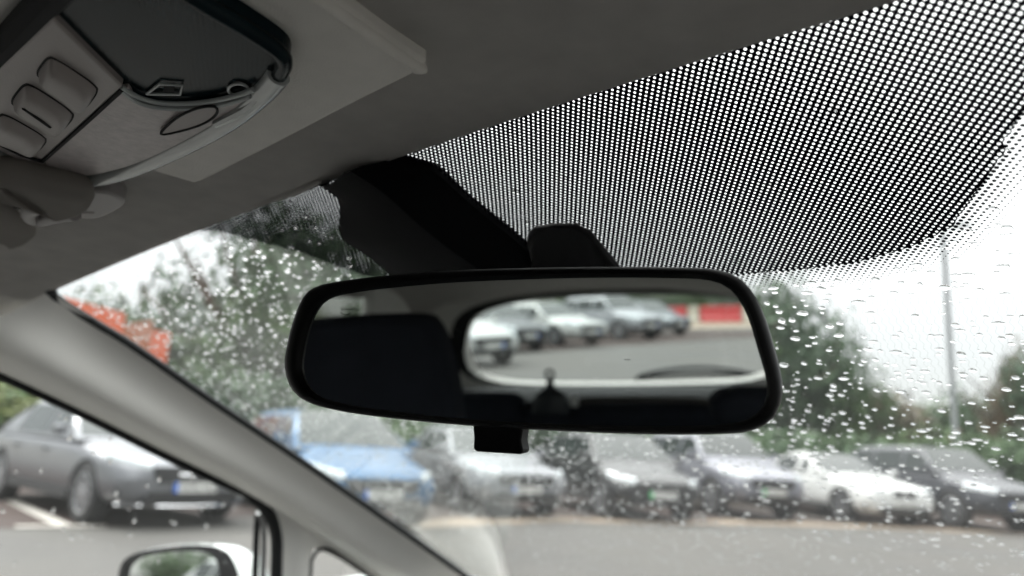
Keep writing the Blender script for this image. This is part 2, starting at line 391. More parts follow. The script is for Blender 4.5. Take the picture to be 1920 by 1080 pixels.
for k in range(3, 7):
    p = rowpt(1.3 + 2.7 * k, 0.8); q = rowpt(1.3 + 2.7 * k, -4.2); n = RD * 0.05
    sheet('bay_line', [p - n, q - n, q + n, p + n], 0.008, M['paint'])

# ------------------------------------------------------------------ the cabin of the car we sit in
def yH(x): return -0.004 - 0.115 * (x + 0.02) ** 2
def headliner_z(x, y):
    base = G(x, yH(x)) - 0.004
    k = max(0.0, min(1.0, (yH(x) - y - 0.22) / 0.5)); k = k * k * (3 - 2 * k)
    z = base + 0.055 * k
    side = max(0.0, abs(x) - 0.50)
    z -= 2.8 * side * side * (0.4 + 0.6 * k) if y < -0.15 else 1.2 * side * side
    if y < -1.8: z -= 0.10 * ((-1.8 - y) / 0.55) ** 2
    return z
cabin = empty('car_cabin', (0, -1.0, 0.2), 'grey trimmed cabin of the car with its rain-spotted windscreen and pale pillars', 'car cabin')
def CB(mb, name, m, **k):
    o = mb.build(name, m, None, **k); o.parent = cabin; o.matrix_parent_inverse = Matrix.Translation(-Vector((0, -1.0, 0.2))); return o
XE = 0.70
rows = []
for i in range(61):
    x = -XE + 2 * XE * i / 60; row = []
    y0 = yH(x)
    row.append(Vector((x, y0 + 0.004, G(x, y0) + 0.006)))
    row.append(Vector((x, y0 + 0.001, G(x, y0) + 0.000)))
    row.append(Vector((x, y0 - 0.004, G(x, y0) - 0.0035)))
    for j in range(1, 70):
        t = j / 69; y = y0 - 0.008 - (2.34 + y0) * t ** 1.35
        k_ = max(0.0, min(1.0, (-0.3 - y) / 0.5)); xx = x * (1 - 0.085 * k_); row.append(Vector((xx, y, headliner_z(xx, y))))
    rows.append(row)
mb = MB(); mb.grid(rows); CB(mb, 'headliner', M['fabric'], angle=60)
# exterior roof skin
rows2 = [[p + Vector((0, 0, 0.035)) for p in r[3:]] for r in rows]
M['white_paint'] = mat('white_paint', (0.5, 0.52, 0.51), 0.25, coat=0.8, var=0.02)
mb = MB(); mb.grid(rows2); CB(mb, 'roof_skin', M['white_paint'])

# console surround panel
PZ = headliner_z(-0.15, -0.08)
poly = catmull([Zp(*p, PZ - 0.004) for p in [(793, 134), (768, 147), (650, 205), (480, 292), (293, 378), (205, 364), (100, 352), (-80, 330), (-120, 60), (60, -140), (420, -140), (620, 2), (710, 68), (780, 114), (796, 125)]], 4, True)
mb = MB(); mb.prism(poly, (0, 0, 0.02)); CB(mb, 'console_surround', M['panel_fabric'], bevel=0.005)
# raised ridge along its right edge
mb = MB(); mb.tube(catmull([Zp(*p, PZ - 0.003) for p in [(500, -70), (600, -2), (700, 68), (770, 116), (798, 133)]], 6), [0.003] * 20 + [0.0035, 0.003, 0.0025, 0.002, 0.0012], 10)
CB(mb, 'surround_ridge', M['panel_fabric'])
# soft fold in the headliner in front of the visor
mb = MB(); mb.tube(catmull([Zp(*p, PZ - 0.002) for p in [(293, 379), (360, 388), (430, 386), (500, 374), (560, 358), (600, 340)]], 5), [0.0012 + 0.0018 * sin(pi * k / 25) for k in range(26)], 8)
CB(mb, 'headliner_fold', M['fabric'])

# windscreen glass
edgeL = [glass_pt(*p) for p in [(95, 545), (250, 650), (400, 755), (600, 890), (870, 1080)]]
mb = MB(); rows = []
for i in range(41):
    x = -0.78 + 1.56 * i / 40
    rows.append([Vector((x, y, G(x, y) + 0.001)) for y in [(-0.06 + 1.09 * j / 36) for j in range(37)]])
mb.grid(rows); wind = CB(mb, 'windscreen', M['wind'])
# frit print on its inner face
def frit_bound(x):   # y of the lower border of the print at x
    xs = [-0.70, -0.55, -0.42, -0.345, -0.30, -0.25, -0.2277, -0.19, -0.12, 0.0, 0.09, 0.13, 0.16, 0.18, 0.2016, 0.218, 0.235, 0.27, 0.33, 0.5, 0.7]
    ys = [-0.065, -0.050, -0.034, -0.0265, -0.006, 0.034, 0.06, 0.092, 0.122, 0.128, 0.128, 0.126, 0.117, 0.106, 0.076, 0.046, 0.02, -0.006, -0.018, -0.035, -0.06]
    return float(np.interp(x, xs, ys))
bx = np.linspace(-0.7, 0.6, 400); bpts = np.array([(x, frit_bound(x)) for x in bx])
vs, fs, fdv = [], [], []
nx, ny = 261, 50
for i in range(nx):
    x = -0.66 + 1.10 * i / (nx - 1)
    for j in range(ny):
        y = -0.065 + 0.235 * j / (ny - 1)
        vs.append((x, y, G(x, y) - 0.0006))
        dd = np.sqrt(((bpts - np.array((x, y))) ** 2).sum(1)).min()
        fdv.append(dd if y > frit_bound(x) else -dd)
for i in range(nx - 1):
    for j in range(ny - 1):
        a = i * ny + j
        q = (a, a + ny, a + ny + 1, a + 1)
        if min(fdv[k] for k in q) < 0.032: fs.append(q)
me = bpy.data.meshes.new('frit_band'); me.from_pydata(vs, [], fs); me.materials.append(M['frit'])
at = me.attributes.new('fd', 'FLOAT', 'POINT'); at.data.foreach_set('value', fdv)
fo = bpy.data.objects.new('frit_band', me); COL.objects.link(fo); fo.parent = wind
fo.matrix_parent_inverse = (Matrix.Translation((0, -1.0, 0.2)) @ wind.matrix_parent_inverse).inverted()

# A pillars
pA = catmull([glass_pt(*p, -0.004) for p in [(93, 546), (250, 652), (400, 757), (600, 892), (870, 1082), (1150, 1290)]], 8)
pB = catmull([door_pt(*p) for p in [(-110, 655), (0, 703), (150, 772), (300, 846), (400, 894), (475, 935), (580, 1000), (720, 1085), (900, 1200)]], 6)
def strip(A, B, n, bulge, m=24, start=0):
    A = resample(A, n, False); B = resample(B, n, False); rows = []
    for a, b in zip(A, B):
        row = []
        mid = (a + b) / 2; nrm = (CAM + Vector((-0.1, 0.0, 0.0)) - mid).normalized()
        for k in range(m + 1):
            t = k / m; s = sin(pi * t ** 2.0)
            row.append(a.lerp(b, t) + nrm * bulge * s)
        rows.append(row)
    return rows
PR = strip(pA, pB, 40, 0.038)
def flip(v): return Vector((-v.x, v.y, v.z))
mb = MB(); mb.grid(PR); CB(mb, 'pillar_trim', M['pillar'], angle=60)
mb = MB(); mb.grid([[flip(p) for p in r] for r in PR]); CB(mb, 'pillar_trim', M['pillar'], angle=60)
# seals
sealA = catmull([glass_pt(*p, -0.003) for p in [(92, 536), (110, 562), (180, 606), (250, 649), (400, 753), (600, 888), (870, 1078), (1150, 1286)]], 8)
for fl in (False, True):
    q = [flip(p) for p in sealA] if fl else sealA
    mb = MB(); mb.tube(q, [0.007, 0.0068, 0.0065, 0.006, 0.005] + [0.0042] * (len(q) - 5), 10); CB(mb, 'windscreen_seal', M['rubber'])
    q = [(-p.x, p.y, p.z) for p in []]
sealB = catmull([door_pt(*p, 0.004) for p in [(-150, 640), (-60, 676), (0, 702), (150, 772), (300, 848), (400, 897), (462, 925), (498, 955), (517, 1000), (518, 1080), (514, 1250)]], 8)
chan = catmull([door_pt(*p, -0.012) for p in [(484, 958), (481, 1000), (478, 1080), (472, 1250)]], 6)
strp = catmull([door_pt(*p, -0.004) for p in [(484, 962), (494, 985), (495, 1030), (493, 1080), (489, 1250)]], 6)
for fl in (False, True):
    g_ = (lambda P: [flip(p) for p in P]) if fl else (lambda P: P)
    mb = MB(); mb.tube(g_(sealB), [0.0062] * 50 + [0.0085] * (len(sealB) - 50), 10); CB(mb, 'door_seal', M['rubber'])
    mb = MB(); mb.tube(g_(chan), 0.0045, 8); CB(mb, 'window_channel', M['rubber'])
    mb = MB(); mb.tube(g_(strp), 0.0050, 8, squash=0.6); CB(mb, 'door_frame_strip', M['chrome_strip'])
    # quarter trim leg and quarterlight
    A1 = catmull([door_pt(*p, 0.003) for p in [(512, 940), (528, 1000), (530, 1080), (526, 1300)]], 6)
    B1 = catmull([door_pt(*p, 0.006) for p in [(640, 1010), (590, 1018), (580, 1080), (572, 1300)]], 6)
    A2 = [door_pt(*p, 0.004) for p in [(585, 1010), (700, 1072), (900, 1190)]]
    B2 = [door_pt(*p, 0.004) for p in [(588, 1032), (660, 1075), (860, 1215)]]
    r1 = strip(A1, B1, 14, 0.006, 8); 
    mb = MB(); mb.grid([g_(r) for r in r1]); CB(mb, 'quarter_trim', M['pillar'])
    g1 = resample([door_pt(*p, 0.002) for p in [(530, 965), (600, 1008), (640, 1032), (720, 1083), (880, 1188)]], 20, False)
    g2 = resample([door_pt(*p, 0.003) for p in [(560, 1020), (600, 1031), (650, 1054), (720, 1101), (860, 1201)]], 20, False)
    mb = MB(); mb.grid([[g_([a])[0], g_([b])[0]] for a, b in zip(g1, g2)]); CB(mb, 'quarter_trim', M['pillar'])
    qs = catmull([door_pt(*p, 0.004) for p in [(578, 1300), (582, 1080), (587, 1045), (600, 1031), (618, 1032), (650, 1052), (720, 1100), (860, 1200)]], 6)
    mb = MB(); mb.tube(g_(qs), 0.003, 8); CB(mb, 'quarterlight_seal', M['rubber'])

# side glass, doors, B/C pillars, tail
def side_x(z): return -(0.655 - 0.30 * (z - 1.22)) - 0.012
for s in (1, -1):
    mb = MB(); rows = []
    for z in (0.82, 0.95, 1.08, 1.2, 1.31):
        rows.append([Vector((s * side_x(z), y, z)) for y in (-1.02, -0.5, 0.0, 0.4, 0.85)])
    mb.grid(rows); CB(mb, 'door_window', M['sideglass'])
    mb = MB(); rows = []
    for z in (0.88, 1.0, 1.12, 1.23, 1.33):
        rows.append([Vector((s * side_x(z), y, z)) for y in (-2.0, -1.6, -1.1)])
    mb.grid(rows); CB(mb, 'rear_side_window', M['rear_sideglass'])
    for (y0, y1, zt) in ((-1.10, 1.0, 0.885), (-2.35, -1.10, 0.93)):
        mb = MB(); pr = [Vector((s * -0.735, y0 + 0.002, zt)), Vector((s * -0.70, y0 + 0.002, zt - 0.012)), Vector((s * -0.69, y0 + 0.002, zt - 0.2)), Vector((s * -0.72, y0 + 0.002, 0.25)), Vector((s * -0.80, y0 + 0.002, 0.25)), Vector((s * -0.80, y0 + 0.002, zt - 0.02))]
        mb.prism(pr, (0, y1 - y0 - 0.004, 0)); CB(mb, 'door_panel', M['dash'], bevel=0.01)
    for (ya, yb, yc, yd, zb) in ((-1.02, -1.12, -0.98, -1.10, 0.87), (-1.95, -2.33, -1.72, -2.30, 0.92)):
        mb = MB()
        vs = [Vector((s * (side_x(zb)), ya, zb)), Vector((s * side_x(zb), yb, zb)), Vector((s * (side_x(1.34)), yd, 1.34)), Vector((s * side_x(1.34), yc, 1.34))]
        mb.prism(vs, (s * 0.035, 0, 0)); CB(mb, 'side_pillar', M['pillar'], bevel=0.012)
    # cant rail above the doors
    rows = []
    for k in range(30):
        y = -2.3 + 2.28 * k / 29
        zt = headliner_z(0.58, y); row = []
        for (dx, dz) in ((0.57, 0.004), (0.60, -0.006), (0.615, -0.012), (0.63, -0.018), (0.64, -0.018), (0.65, -0.01), (0.65, 0.03)):
            row.append(Vector((-s * dx, y, zt + dz)))
        rows.append(row)
    mb = MB(); mb.grid(rows); CB(mb, 'cant_rail', M['fabric'])
mb = MB(); mb.box((0, -0.7, 0.22), (1.6, 3.3, 0.04)); CB(mb, 'cabin_floor', M['dash'])
# tailgate ring traced through the mirror
tl = [refl_pt(*p, 1, -2.35) for p in [(1090, 716), (980, 714), (925, 705), (897, 690), (884, 665), (880, 640), (885, 610), (905, 588), (950, 572), (1010, 563), (1100, 556)]]
XM = 0.11
left = [Vector((p.x, p.y, p.z)) for p in tl if p.x < XM]
ring = left + [Vector((2 * XM - p.x, p.y, p.z)) for p in reversed(left)]
ring = resample(catmull(ring, 4, True), 72)
cen = Vector((XM, -2.35, 1.12))
def rect_out(p, hw, z0, z1):
    d = p - cen; t = 1e9
    if abs(d.x) > 1e-6: t = min(t, hw / abs(d.x))
    if d.z > 1e-6: t = min(t, (z1 - cen.z) / d.z)
    if d.z < -1e-6: t = min(t, (z0 - cen.z) / d.z)
    return cen + d * t
R0 = ring
R1 = [cen + (p - cen) * (1.012 + 0.05 * max(0, min(1, (1.14 - p.z) / 0.12))) + Vector((0, 0.02, 0)) for p in ring]
R2 = [cen + (p - cen) * 1.12 + Vector((0, 0.03, 0)) for p in ring]
R3 = [rect_out(p, 0.78, 0.30, 1.40) + Vector((0, 0.03, 0)) for p in ring]
mb = MB(); mb.grid([R0, R1], close_u=True); CB(mb, 'rear_window_surround', M['pillar'])
mb = MB(); mb.grid([R1, R2], close_u=True); CB(mb, 'rear_window_seal', M['rubber'])
mb = MB(); mb.grid([R2, R3], close_u=True); CB(mb, 'tailgate_trim', M['pillar'])
mb = MB(); mb.add([p + Vector((0, -0.012, 0)) for p in ring], [tuple(range(len(ring)))]); CB(mb, 'rear_window', M['rearglass'], smooth=False)
# rear wiper parked low across the glass
wp = [refl_pt(*p, 1, -2.40) for p in [(1195, 706), (1230, 697), (1280, 690), (1330, 689), (1380, 695), (1425, 704), (1470, 712)]]
mb = MB(); mb.tube(catmull(wp, 5), 0.011, 8, squash=0.6); CB(mb, 'rear_wiper', M['black'])
wp2 = [refl_pt(*p, 1, -2.405) for p in [(1190, 711), (1260, 703), (1340, 701), (1420, 708), (1470, 716)]]
mb = MB(); mb.tube(catmull(wp2, 5), 0.008, 8); CB(mb, 'rear_wiper_arm', M['black'])
# parcel shelf behind the bench
sh = refl_pt(1200, 738, 1, -2.0).z
mb = MB(); mb.box((0.0, -2.07, sh - 0.02), (1.34, 0.44, 0.025)); CB(mb, 'parcel_shelf', M['dash_top'], bevel=0.006)
# dashboard and bonnet
mb = MB(); rows = []
for (y, z) in ((0.20, 0.50), (0.26, 0.72), (0.30, 0.80), (0.36, 0.83), (0.55, 0.85), (0.80, 0.87), (0.99, 0.865)):
    rows.append([Vector((-0.70 + 1.40 * k / 20, y + 0.03 * cos(k * 0.9), z + 0.012 * sin(k * 0.6))) for k in range(21)])
mb.grid(rows); CB(mb, 'dashboard', M['dash_top'])
mb = MB(); mb.prism([Vector(p) for p in [(-0.76, 0.50, 0.888), (-0.628, 0.60, 0.888), (-0.622, 0.66, 0.888), (-0.645, 0.76, 0.888), (-0.70, 0.86, 0.888), (-0.78, 0.86, 0.888)]], (0, 0, -0.03)); CB(mb, 'pillar_foot_trim', M['pillar'], bevel=0.006)  # unseen pale wedge, shaped so its reflection shows low in the windscreen
mb = MB(); rows = []
for k in range(12):
    y = 1.02 + k * 0.10; z = 0.89 - 0.012 * k - 0.0026 * k * k
    rows.append([Vector((x, y - 0.25 * x * x, z - 0.12 * x * x)) for x in [(-0.74 + 1.48 * i / 16) for i in range(17)]])
mb.grid(rows); CB(mb, 'bonnet', M['white_paint'])
mb = MB(); mb.box((0, 1.02, 0.80), (1.5, 0.06, 0.18)); CB(mb, 'scuttle_panel', M['black'], bevel=0.01)

# ------------------------------------------------------------------ mirror cover and mount
cover = empty('windscreen_sensor_cover', (-0.11, 0.03, 1.30), 'black moulded plastic cover running down the windscreen from the headliner to behind the mirror', 'trim cover')
def child(mb, par, name, m, **k):
    o = mb.build(name, m, None, **k); o.parent = par; o.matrix_parent_inverse = Matrix.Translation(-par.location) if par.rotation_euler.z == 0 and par.parent is None else Matrix.Identity(4); return o
OL = [(588, 344), (612, 356), (633, 374), (637, 400), (636, 425), (644, 450), (670, 468), (705, 492), (742, 525), (800, 580)]
OR_ = [(732, 298), (775, 312), (815, 324), (846, 350), (880, 381), (918, 412), (955, 442), (985, 468), (1020, 500), (1080, 560)]
MID = [(650, 322), (690, 348), (730, 380), (760, 408), (790, 434), (820, 458), (850, 480), (880, 500), (910, 525), (960, 575)]
oL = resample(catmull([glass_pt(*p, -0.004) for p in OL], 5), 40, False)
oR = resample(catmull([glass_pt(*p, -0.004) for p in OR_], 5), 40, False)
mL = resample(catmull([glass_pt(*p, -0.022) for p in MID], 5), 40, False)
rows = []
for k in range(40):
    a, b, c = oL[k], oR[k], mL[k]; t = min(1, k / 12)
    cc = a.lerp(b, 0.5).lerp(c, 1.0)
    cc.z = c.z
    rows.append([a + Vector((0, 0, 0.006)), a, a.lerp(cc, 0.25) - Vector((0, 0, 0.004)), a.lerp(cc, 0.6) - Vector((0, 0, 0.004)), a.lerp(cc, 0.93), cc.lerp(b, 0.07), cc.lerp(b, 0.35) + Vector((0, 0, 0.001)), cc.lerp(b, 0.7), b, b + Vector((0, 0, 0.006))])
mb = MB(); mb.grid(rows); child(mb, cover, 'cover_shell', M['cover'], angle=25)

mirror = empty('rear_view_mirror', MC, 'black rear-view mirror hanging before the windscreen, reflecting the rear window', 'mirror')
OUT = [(533, 690), (538, 645), (551, 595), (568, 557), (590, 537), (640, 525), (725, 515), (880, 504), (1100, 499), (1290, 500), (1350, 506), (1388, 522), (1412, 550), (1432, 592), (1450, 650), (1464, 712), (1463, 752), (1447, 786), (1412, 807), (1350, 815), (1200, 815), (1000, 807), (850, 797), (720, 784), (630, 771), (575, 755), (546, 730)]
INN = [(564, 690), (569, 648), (580, 606), (594, 578), (612, 562), (650, 551), (740, 539), (880, 528), (1100, 521), (1280, 522), (1335, 527), (1366, 541), (1387, 565), (1404, 602), (1420, 655), (1436, 712), (1436, 745), (1422, 772), (1392, 789), (1340, 797), (1200, 799), (1000, 793), (850, 783), (720, 769), (650, 758), (600, 744), (574, 722)]
def on_mirror(px): return [mir_pt(*p) for p in px]
N_ = 120
O = resample(catmull(on_mirror(OUT), 8, True), N_); I = resample(catmull(on_mirror(INN), 8, True), N_)
ctr = sum(O, Vector()) / N_
def sc(P, s, d): return [ctr + (p - ctr) * s - MN * d for p in P]
def shrink(P, dist, d):
    res = []
    for k, p in enumerate(P):
        t = (P[(k + 1) % N_] - P[k - 1]).normalized(); n = t.cross(MN)
        if n.dot(ctr - p) < 0: n = -n
        res.append(p + n * dist - MN * d)
    return res
rings = [shrink(I, 0.0, 0.0012), shrink(I, -0.0008, -0.0015), [(a.lerp(b, 0.3)) + MN * 0.0028 for a, b in zip(I, O)], [(a.lerp(b, 0.65)) + MN * 0.0022 for a, b in zip(I, O)], [p + MN * 0.0004 for p in shrink(O, 0.0006, 0)],
         shrink(O, 0.0, 0.003), shrink(O, 0.0005, 0.012), shrink(O, 0.003, 0.022), shrink(O, 0.008, 0.030), sc(O, 0.72, 0.036), sc(O, 0.3, 0.038)]
mb = MB(); mb.grid(rings, close_u=True); child(mb, mirror, 'housing', M['black'], angle=60)
mb = MB(); mb.add(shrink(I, -0.001, 0.0010), [tuple(range(N_))]); child(mb, mirror, 'mirror_glass', M['mirror'], smooth=False)
tab = [mir_pt(*p, 0.006) for p in [(886, 796), (888, 820), (887, 842), (893, 847), (976, 852), (980, 846), (976, 826), (980, 800)]]
mb = MB(); mb.prism(tab, -MN * 0.009); child(mb, mirror, 'dipping_lever', M['black'], bevel=0.0015)
# mount: foot on the glass and stem to the housing
ft = [glass_pt(*p, -0.003) for p in [(988, 432), (1003, 419), (1040, 414), (1080, 414), (1110, 428), (1160, 488), (1200, 560), (1010, 560), (1000, 480)]]
mb = MB(); mb.prism(ft, (0, 0, -0.010)); child(mb, mirror, 'mount_foot', M['black'], bevel=0.003)
A_ = [glass_pt(*p, -0.012) for p in [(1001, 440), (1030, 428), (1078, 428), (1108, 450), (1140, 500), (1020, 500)]]
B_ = [mir_pt(*p, 0.034) for p in [(985, 560), (1010, 540), (1075, 540), (1120, 560), (1110, 640), (1000, 640)]]
mb = MB(); mb.grid([A_, [a.lerp(b, 0.5) for a, b in zip(A_, B_)], B_], close_u=True); child(mb, mirror, 'mount_stem', M['matte_black'], bevel=0.003)
# small etched approval marks on the mirror glass
for (ax_, ay_, s) in ((655, 579, 1.0), (1176, 674, 0.35)):
    mb = MB(); rnd = random.Random(int(ax_))
    x = ax_ - 17 * s
    for k in range(9):
        w_ = 3.6 * s
        loop = [(x + w_ * 0.5 + w_ * 0.5 * cos(t) , ay_ + rnd.uniform(-1, 1) + 2.6 * s * sin(t)) for t in np.linspace(0, rnd.uniform(3.5, 6.2), 8)]
        mb.tube([mir_pt(*q, 0.0006) for q in loop], 0.00007 * s, 5); x += w_ * 1.05
    if s == 1: mb.tube([mir_pt(ax_ - 8 + 9 * cos(t), ay_ + 5 + 6 * sin(t), 0.0006) for t in np.linspace(0.2, 3.0, 10)], 0.00012, 5)
    child(mb, mirror, 'etched_mark', M['etch'])

# ------------------------------------------------------------------ overhead console
CZ = PZ - 0.012
cons = empty('overhead_console', Zp(250, 150, CZ), 'overhead console with three rocker switches and a dark map light lens in the headliner', 'console')
def CO(mb, name, m, **k): return child(mb, cons, name, m, **k)
outp = [(-140, 215), (-60, 262), (0, 298), (60, 329), (110, 343), (155, 346), (235, 329), (330, 290), (430, 236), (500, 180), (532, 146), (542, 118), (528, 92), (470, 52), (380, -4), (270, -75), (210, -90), (150, -50), (90, 12), (-10, 118), (-100, 190)]
op = catmull([Zp(*p, CZ) for p in outp], 4, True)
mb = MB(); mb.prism(op, (0, 0, 0.012)); CO(mb, 'console_base', M['lens_dark'], bevel=0.002)
rimp = catmull([Zp(*p, CZ - 0.001) for p in [(-140, 215), (-60, 258), (0, 292), (60, 322), (110, 337), (155, 340), (235, 322), (330, 282), (425, 230), (490, 178), (522, 142)]], 6)
mb = MB(); mb.tube(rimp, 0.0052, 12, squash=0.8); CO(mb, 'rim', M['rim'])
rimu = catmull([Zp(*p, CZ - 0.0005) for p in [(522, 142), (533, 118), (520, 94), (465, 56), (375, 2), (265, -70)]], 6)
mb = MB(); mb.tube(rimu, 0.0035, 10); CO(mb, 'rim', M['lens_dark'])
pale = catmull([Zp(*p, CZ - 0.0022) for p in [(229, 166), (255, 190), (300, 203), (370, 204), (450, 190), (480, 180), (468, 196), (420, 226), (330, 274), (235, 314), (155, 331), (115, 326), (84, 300), (150, 240)]], 4, True)
mb = MB(); mb.prism(pale, (0, 0, 0.003)); CO(mb, 'light_lens', M['lens_pale'], bevel=0.0008)
palel = [Zp(*p, CZ - 0.0022) for p in [(-60, 225), (0, 268), (74, 302), (100, 324), (60, 312), (0, 282), (-80, 236)]]
mb = MB(); mb.prism(palel, (0, 0, 0.003)); CO(mb, 'light_lens', M['lens_pale'])
for crv in ([(228, 163), (262, 183), (310, 194), (380, 192), (440, 180), (475, 168)], [(228, 169), (262, 193), (310, 203), (380, 202), (440, 190), (470, 180)]):
    mb = MB(); mb.tube(catmull([Zp(*p, CZ - 0.0025) for p in crv], 6), 0.0012, 8); CO(mb, 'lens_bead', M['line_grey'])
pan = [Zp(*p, CZ - 0.0035) for p in [(98, 34), (170, 105), (230, 163), (80, 299), (40, 286), (0, 266), (-80, 222), (0, 126)]]
mb = MB(); mb.prism(pan, (0, 0, 0.006)); CO(mb, 'switch_panel', M['switch'], bevel=0.0012)
mb = MB(); mb.tube([Zp(*p, CZ - 0.0028) for p in [(229, 168), (155, 236), (80, 303), (40, 291), (0, 271), (-80, 227)]], 0.0011, 6); CO(mb, 'panel_gap', M['gap'])
for q in ([(94, 103), (187, 165), (155, 208), (66, 142)], [(50, 153), (142, 214), (108, 252), (18, 195)], [(3, 210), (90, 260), (66, 288), (-22, 252)]):
    c = [Zp(*p, CZ - 0.0036) for p in q]
    def sq(u, t, k=1.0):      # rounded-square map of the button face, u and t in -1..1
        uu = k * u * (1 - 0.10 * t ** 4); tt = k * t * (1 - 0.14 * u ** 4)
        return c[0].lerp(c[1], 0.5 + uu / 2).lerp(c[3].lerp(c[2], 0.5 + uu / 2), 0.5 + tt / 2)
    edge = [sq(-1 + i_ / 5, -1, 1.07) for i_ in range(10)] + [sq(1, -1 + i_ / 5, 1.07) for i_ in range(10)] + [sq(1 - i_ / 5, 1, 1.07) for i_ in range(10)] + [sq(-1, 1 - i_ / 5, 1.07) for i_ in range(10)]
    mb = MB(); mb.prism(edge, (0, 0, 0.0004)); CO(mb, 'switch_slot', M['gap'])
    rows = []
    for i in range(17):
        u = -1 + i / 8; row = []
        for j in range(17):
            t = -1 + j / 8
            eu = max(0, 1 - abs(u) ** 5) ** 0.5; et = max(0, 1 - abs(t) ** 3.2) ** 0.5
            row.append(sq(u, t) - Vector((0, 0, 0.0003 + 0.0075 * eu * et - 0.0018 * et * cos(u * pi / 2))))
        rows.append(row)
    mb = MB(); mb.grid(rows); CO(mb, 'rocker_switch', M['switch'], angle=180)
mb = MB(); mb.tube([Zp(*p, CZ - 0.0098) for p in [(44, 203), (70, 221), (94, 238)]], 0.0009, 6); CO(mb, 'switch_mark', M['gap'])
for q in ([(275, 176), (300, 157), (342, 160), (338, 177)], ):
    mb = MB(); P_ = [Zp(*p, CZ - 0.0012) for p in q]; mb.tube(P_ + [P_[0]], 0.0007, 6); CO(mb, 'moulded_catch', M['line_grey'])
    mb = MB(); mb.prism([Zp(*p, CZ - 0.001) for p in [(308, 162), (328, 163), (326, 174), (306, 173)]], (0, 0, 0.0005)); CO(mb, 'moulded_catch', M['gap'])
mb = MB(); mb.tube([Zp(447 + 19 * cos(t), 168 + 11 * sin(t), CZ - 0.001) for t in np.linspace(0, 2 * pi, 20)], 0.0007, 6); CO(mb, 'screw_recess', M['line_grey'])
leaf = catmull([Zp(*p, CZ - 0.0038) for p in [(302, 251), (330, 222), (370, 203), (402, 200), (406, 213), (385, 230), (345, 244)]], 4, True)
mb = MB(); mb.prism(leaf, (0, 0, 0.0014)); CO(mb, 'bulb_window', M['switch'])
mb = MB(); mb.tube(leaf + [leaf[0]], 0.0007, 6); CO(mb, 'bulb_window_edge', M['gap'])
mb = MB(); mb.tube([Zp(*p, CZ - 0.003) for p in [(405, 232), (460, 205), (500, 172)]], [0.002, 0.0028, 0.0015], 8); CO(mb, 'reflector', M['rim'])
# dark gap at the console's far-left edge
mb = MB(); mb.tube([Zp(*p, CZ + 0.002) for p in [(-140, 190), (-100, 184), (-10, 106), (85, 4), (150, -62)]], 0.006, 8); CO(mb, 'console_gap', M['gap'])

# ------------------------------------------------------------------ sun visor
VZ = PZ - 0.022
visor = empty('sun_visor', Zp(60, 400, VZ), 'grey fabric sun visor with its pivot clip folded up against the headliner', 'sun visor')
def pad(pts, z, h, name, m, par):
    P = resample(catmull([Zp(*p, z) for p in pts], 6, True), 96); c = sum(P, Vector()) / 96; n_ = len(P); rows = []
    ins = []
    for k, p in enumerate(P):
        t = (P[(k + 1) % n_] - P[k - 1]).normalized(); q = t.cross(Vector((0, 0, 1)))
        if q.dot(c - p) < 0: q = -q
        ins.append(q)
    for a in (-80, -60, -35, 0, 30, 55, 75, 88):
        r = radians(a); rows.append([p + q * (h * (1 - cos(r))) - Vector((0, 0, h * sin(r))) for p, q in zip(P, ins)])
    last = rows[-1]; rows.append([c + (p - c) * 0.5 for p in last]); rows.append([c + (p - c) * 0.02 for p in last])
    mb = MB(); mb.grid(rows, close_u=True); return child(mb, par, name, m, angle=80)
pad([(-190, 280), (-60, 300), (30, 318), (100, 334), (150, 346), (172, 355), (178, 367), (168, 382), (145, 392), (121, 396), (89, 388), (54, 374), (5, 359), (-80, 345), (-200, 335)], VZ, 0.010, 'visor_pad', M['visor_fabric'], visor)
pad([(-260, 330), (-60, 352), (0, 372), (25, 392), (48, 408), (74, 421), (72, 430), (54, 446), (0, 472), (-80, 510), (-260, 600)], VZ + 0.004, 0.010, 'visor_pad', M['visor_fabric'], visor)
clip = catmull([Zp(*p, VZ + 0.004) for p in [(108, 380), (150, 360), (182, 361), (212, 367), (233, 381), (222, 394), (186, 410), (150, 411), (100, 409)]], 3, True)
mb = MB(); mb.prism(clip, (0, 0, 0.012)); child(mb, visor, 'clip_body', M['trim_grey'], bevel=0.003)
mb = MB(); mb.tube(catmull([Zp(*p, VZ - 0.004) for p in [(140, 401), (105, 406), (78, 412), (60, 408), (54, 399), (62, 391), (90, 391), (120, 399)]], 5), 0.005, 10); child(mb, visor, 'pivot_arm', M['trim_grey'])
lab = [Zp(*p, VZ + 0.0032) for p in [(118, 409), (124, 400), (177, 400), (168, 409)]]
mb = MB(); mb.prism(lab, (0, 0, 0.002)); child(mb, visor, 'clip_tab', M['switch'], bevel=0.0004)
mb = MB(); mb.prism([Zp(*p, VZ + 0.004) for p in [(4, 360), (40, 362), (95, 385), (60, 398), (25, 390)]], (0, 0, 0.004)); child(mb, visor, 'clip_hollow_shade', M['gap'])  # near-black slab standing in for the shade inside the hollow

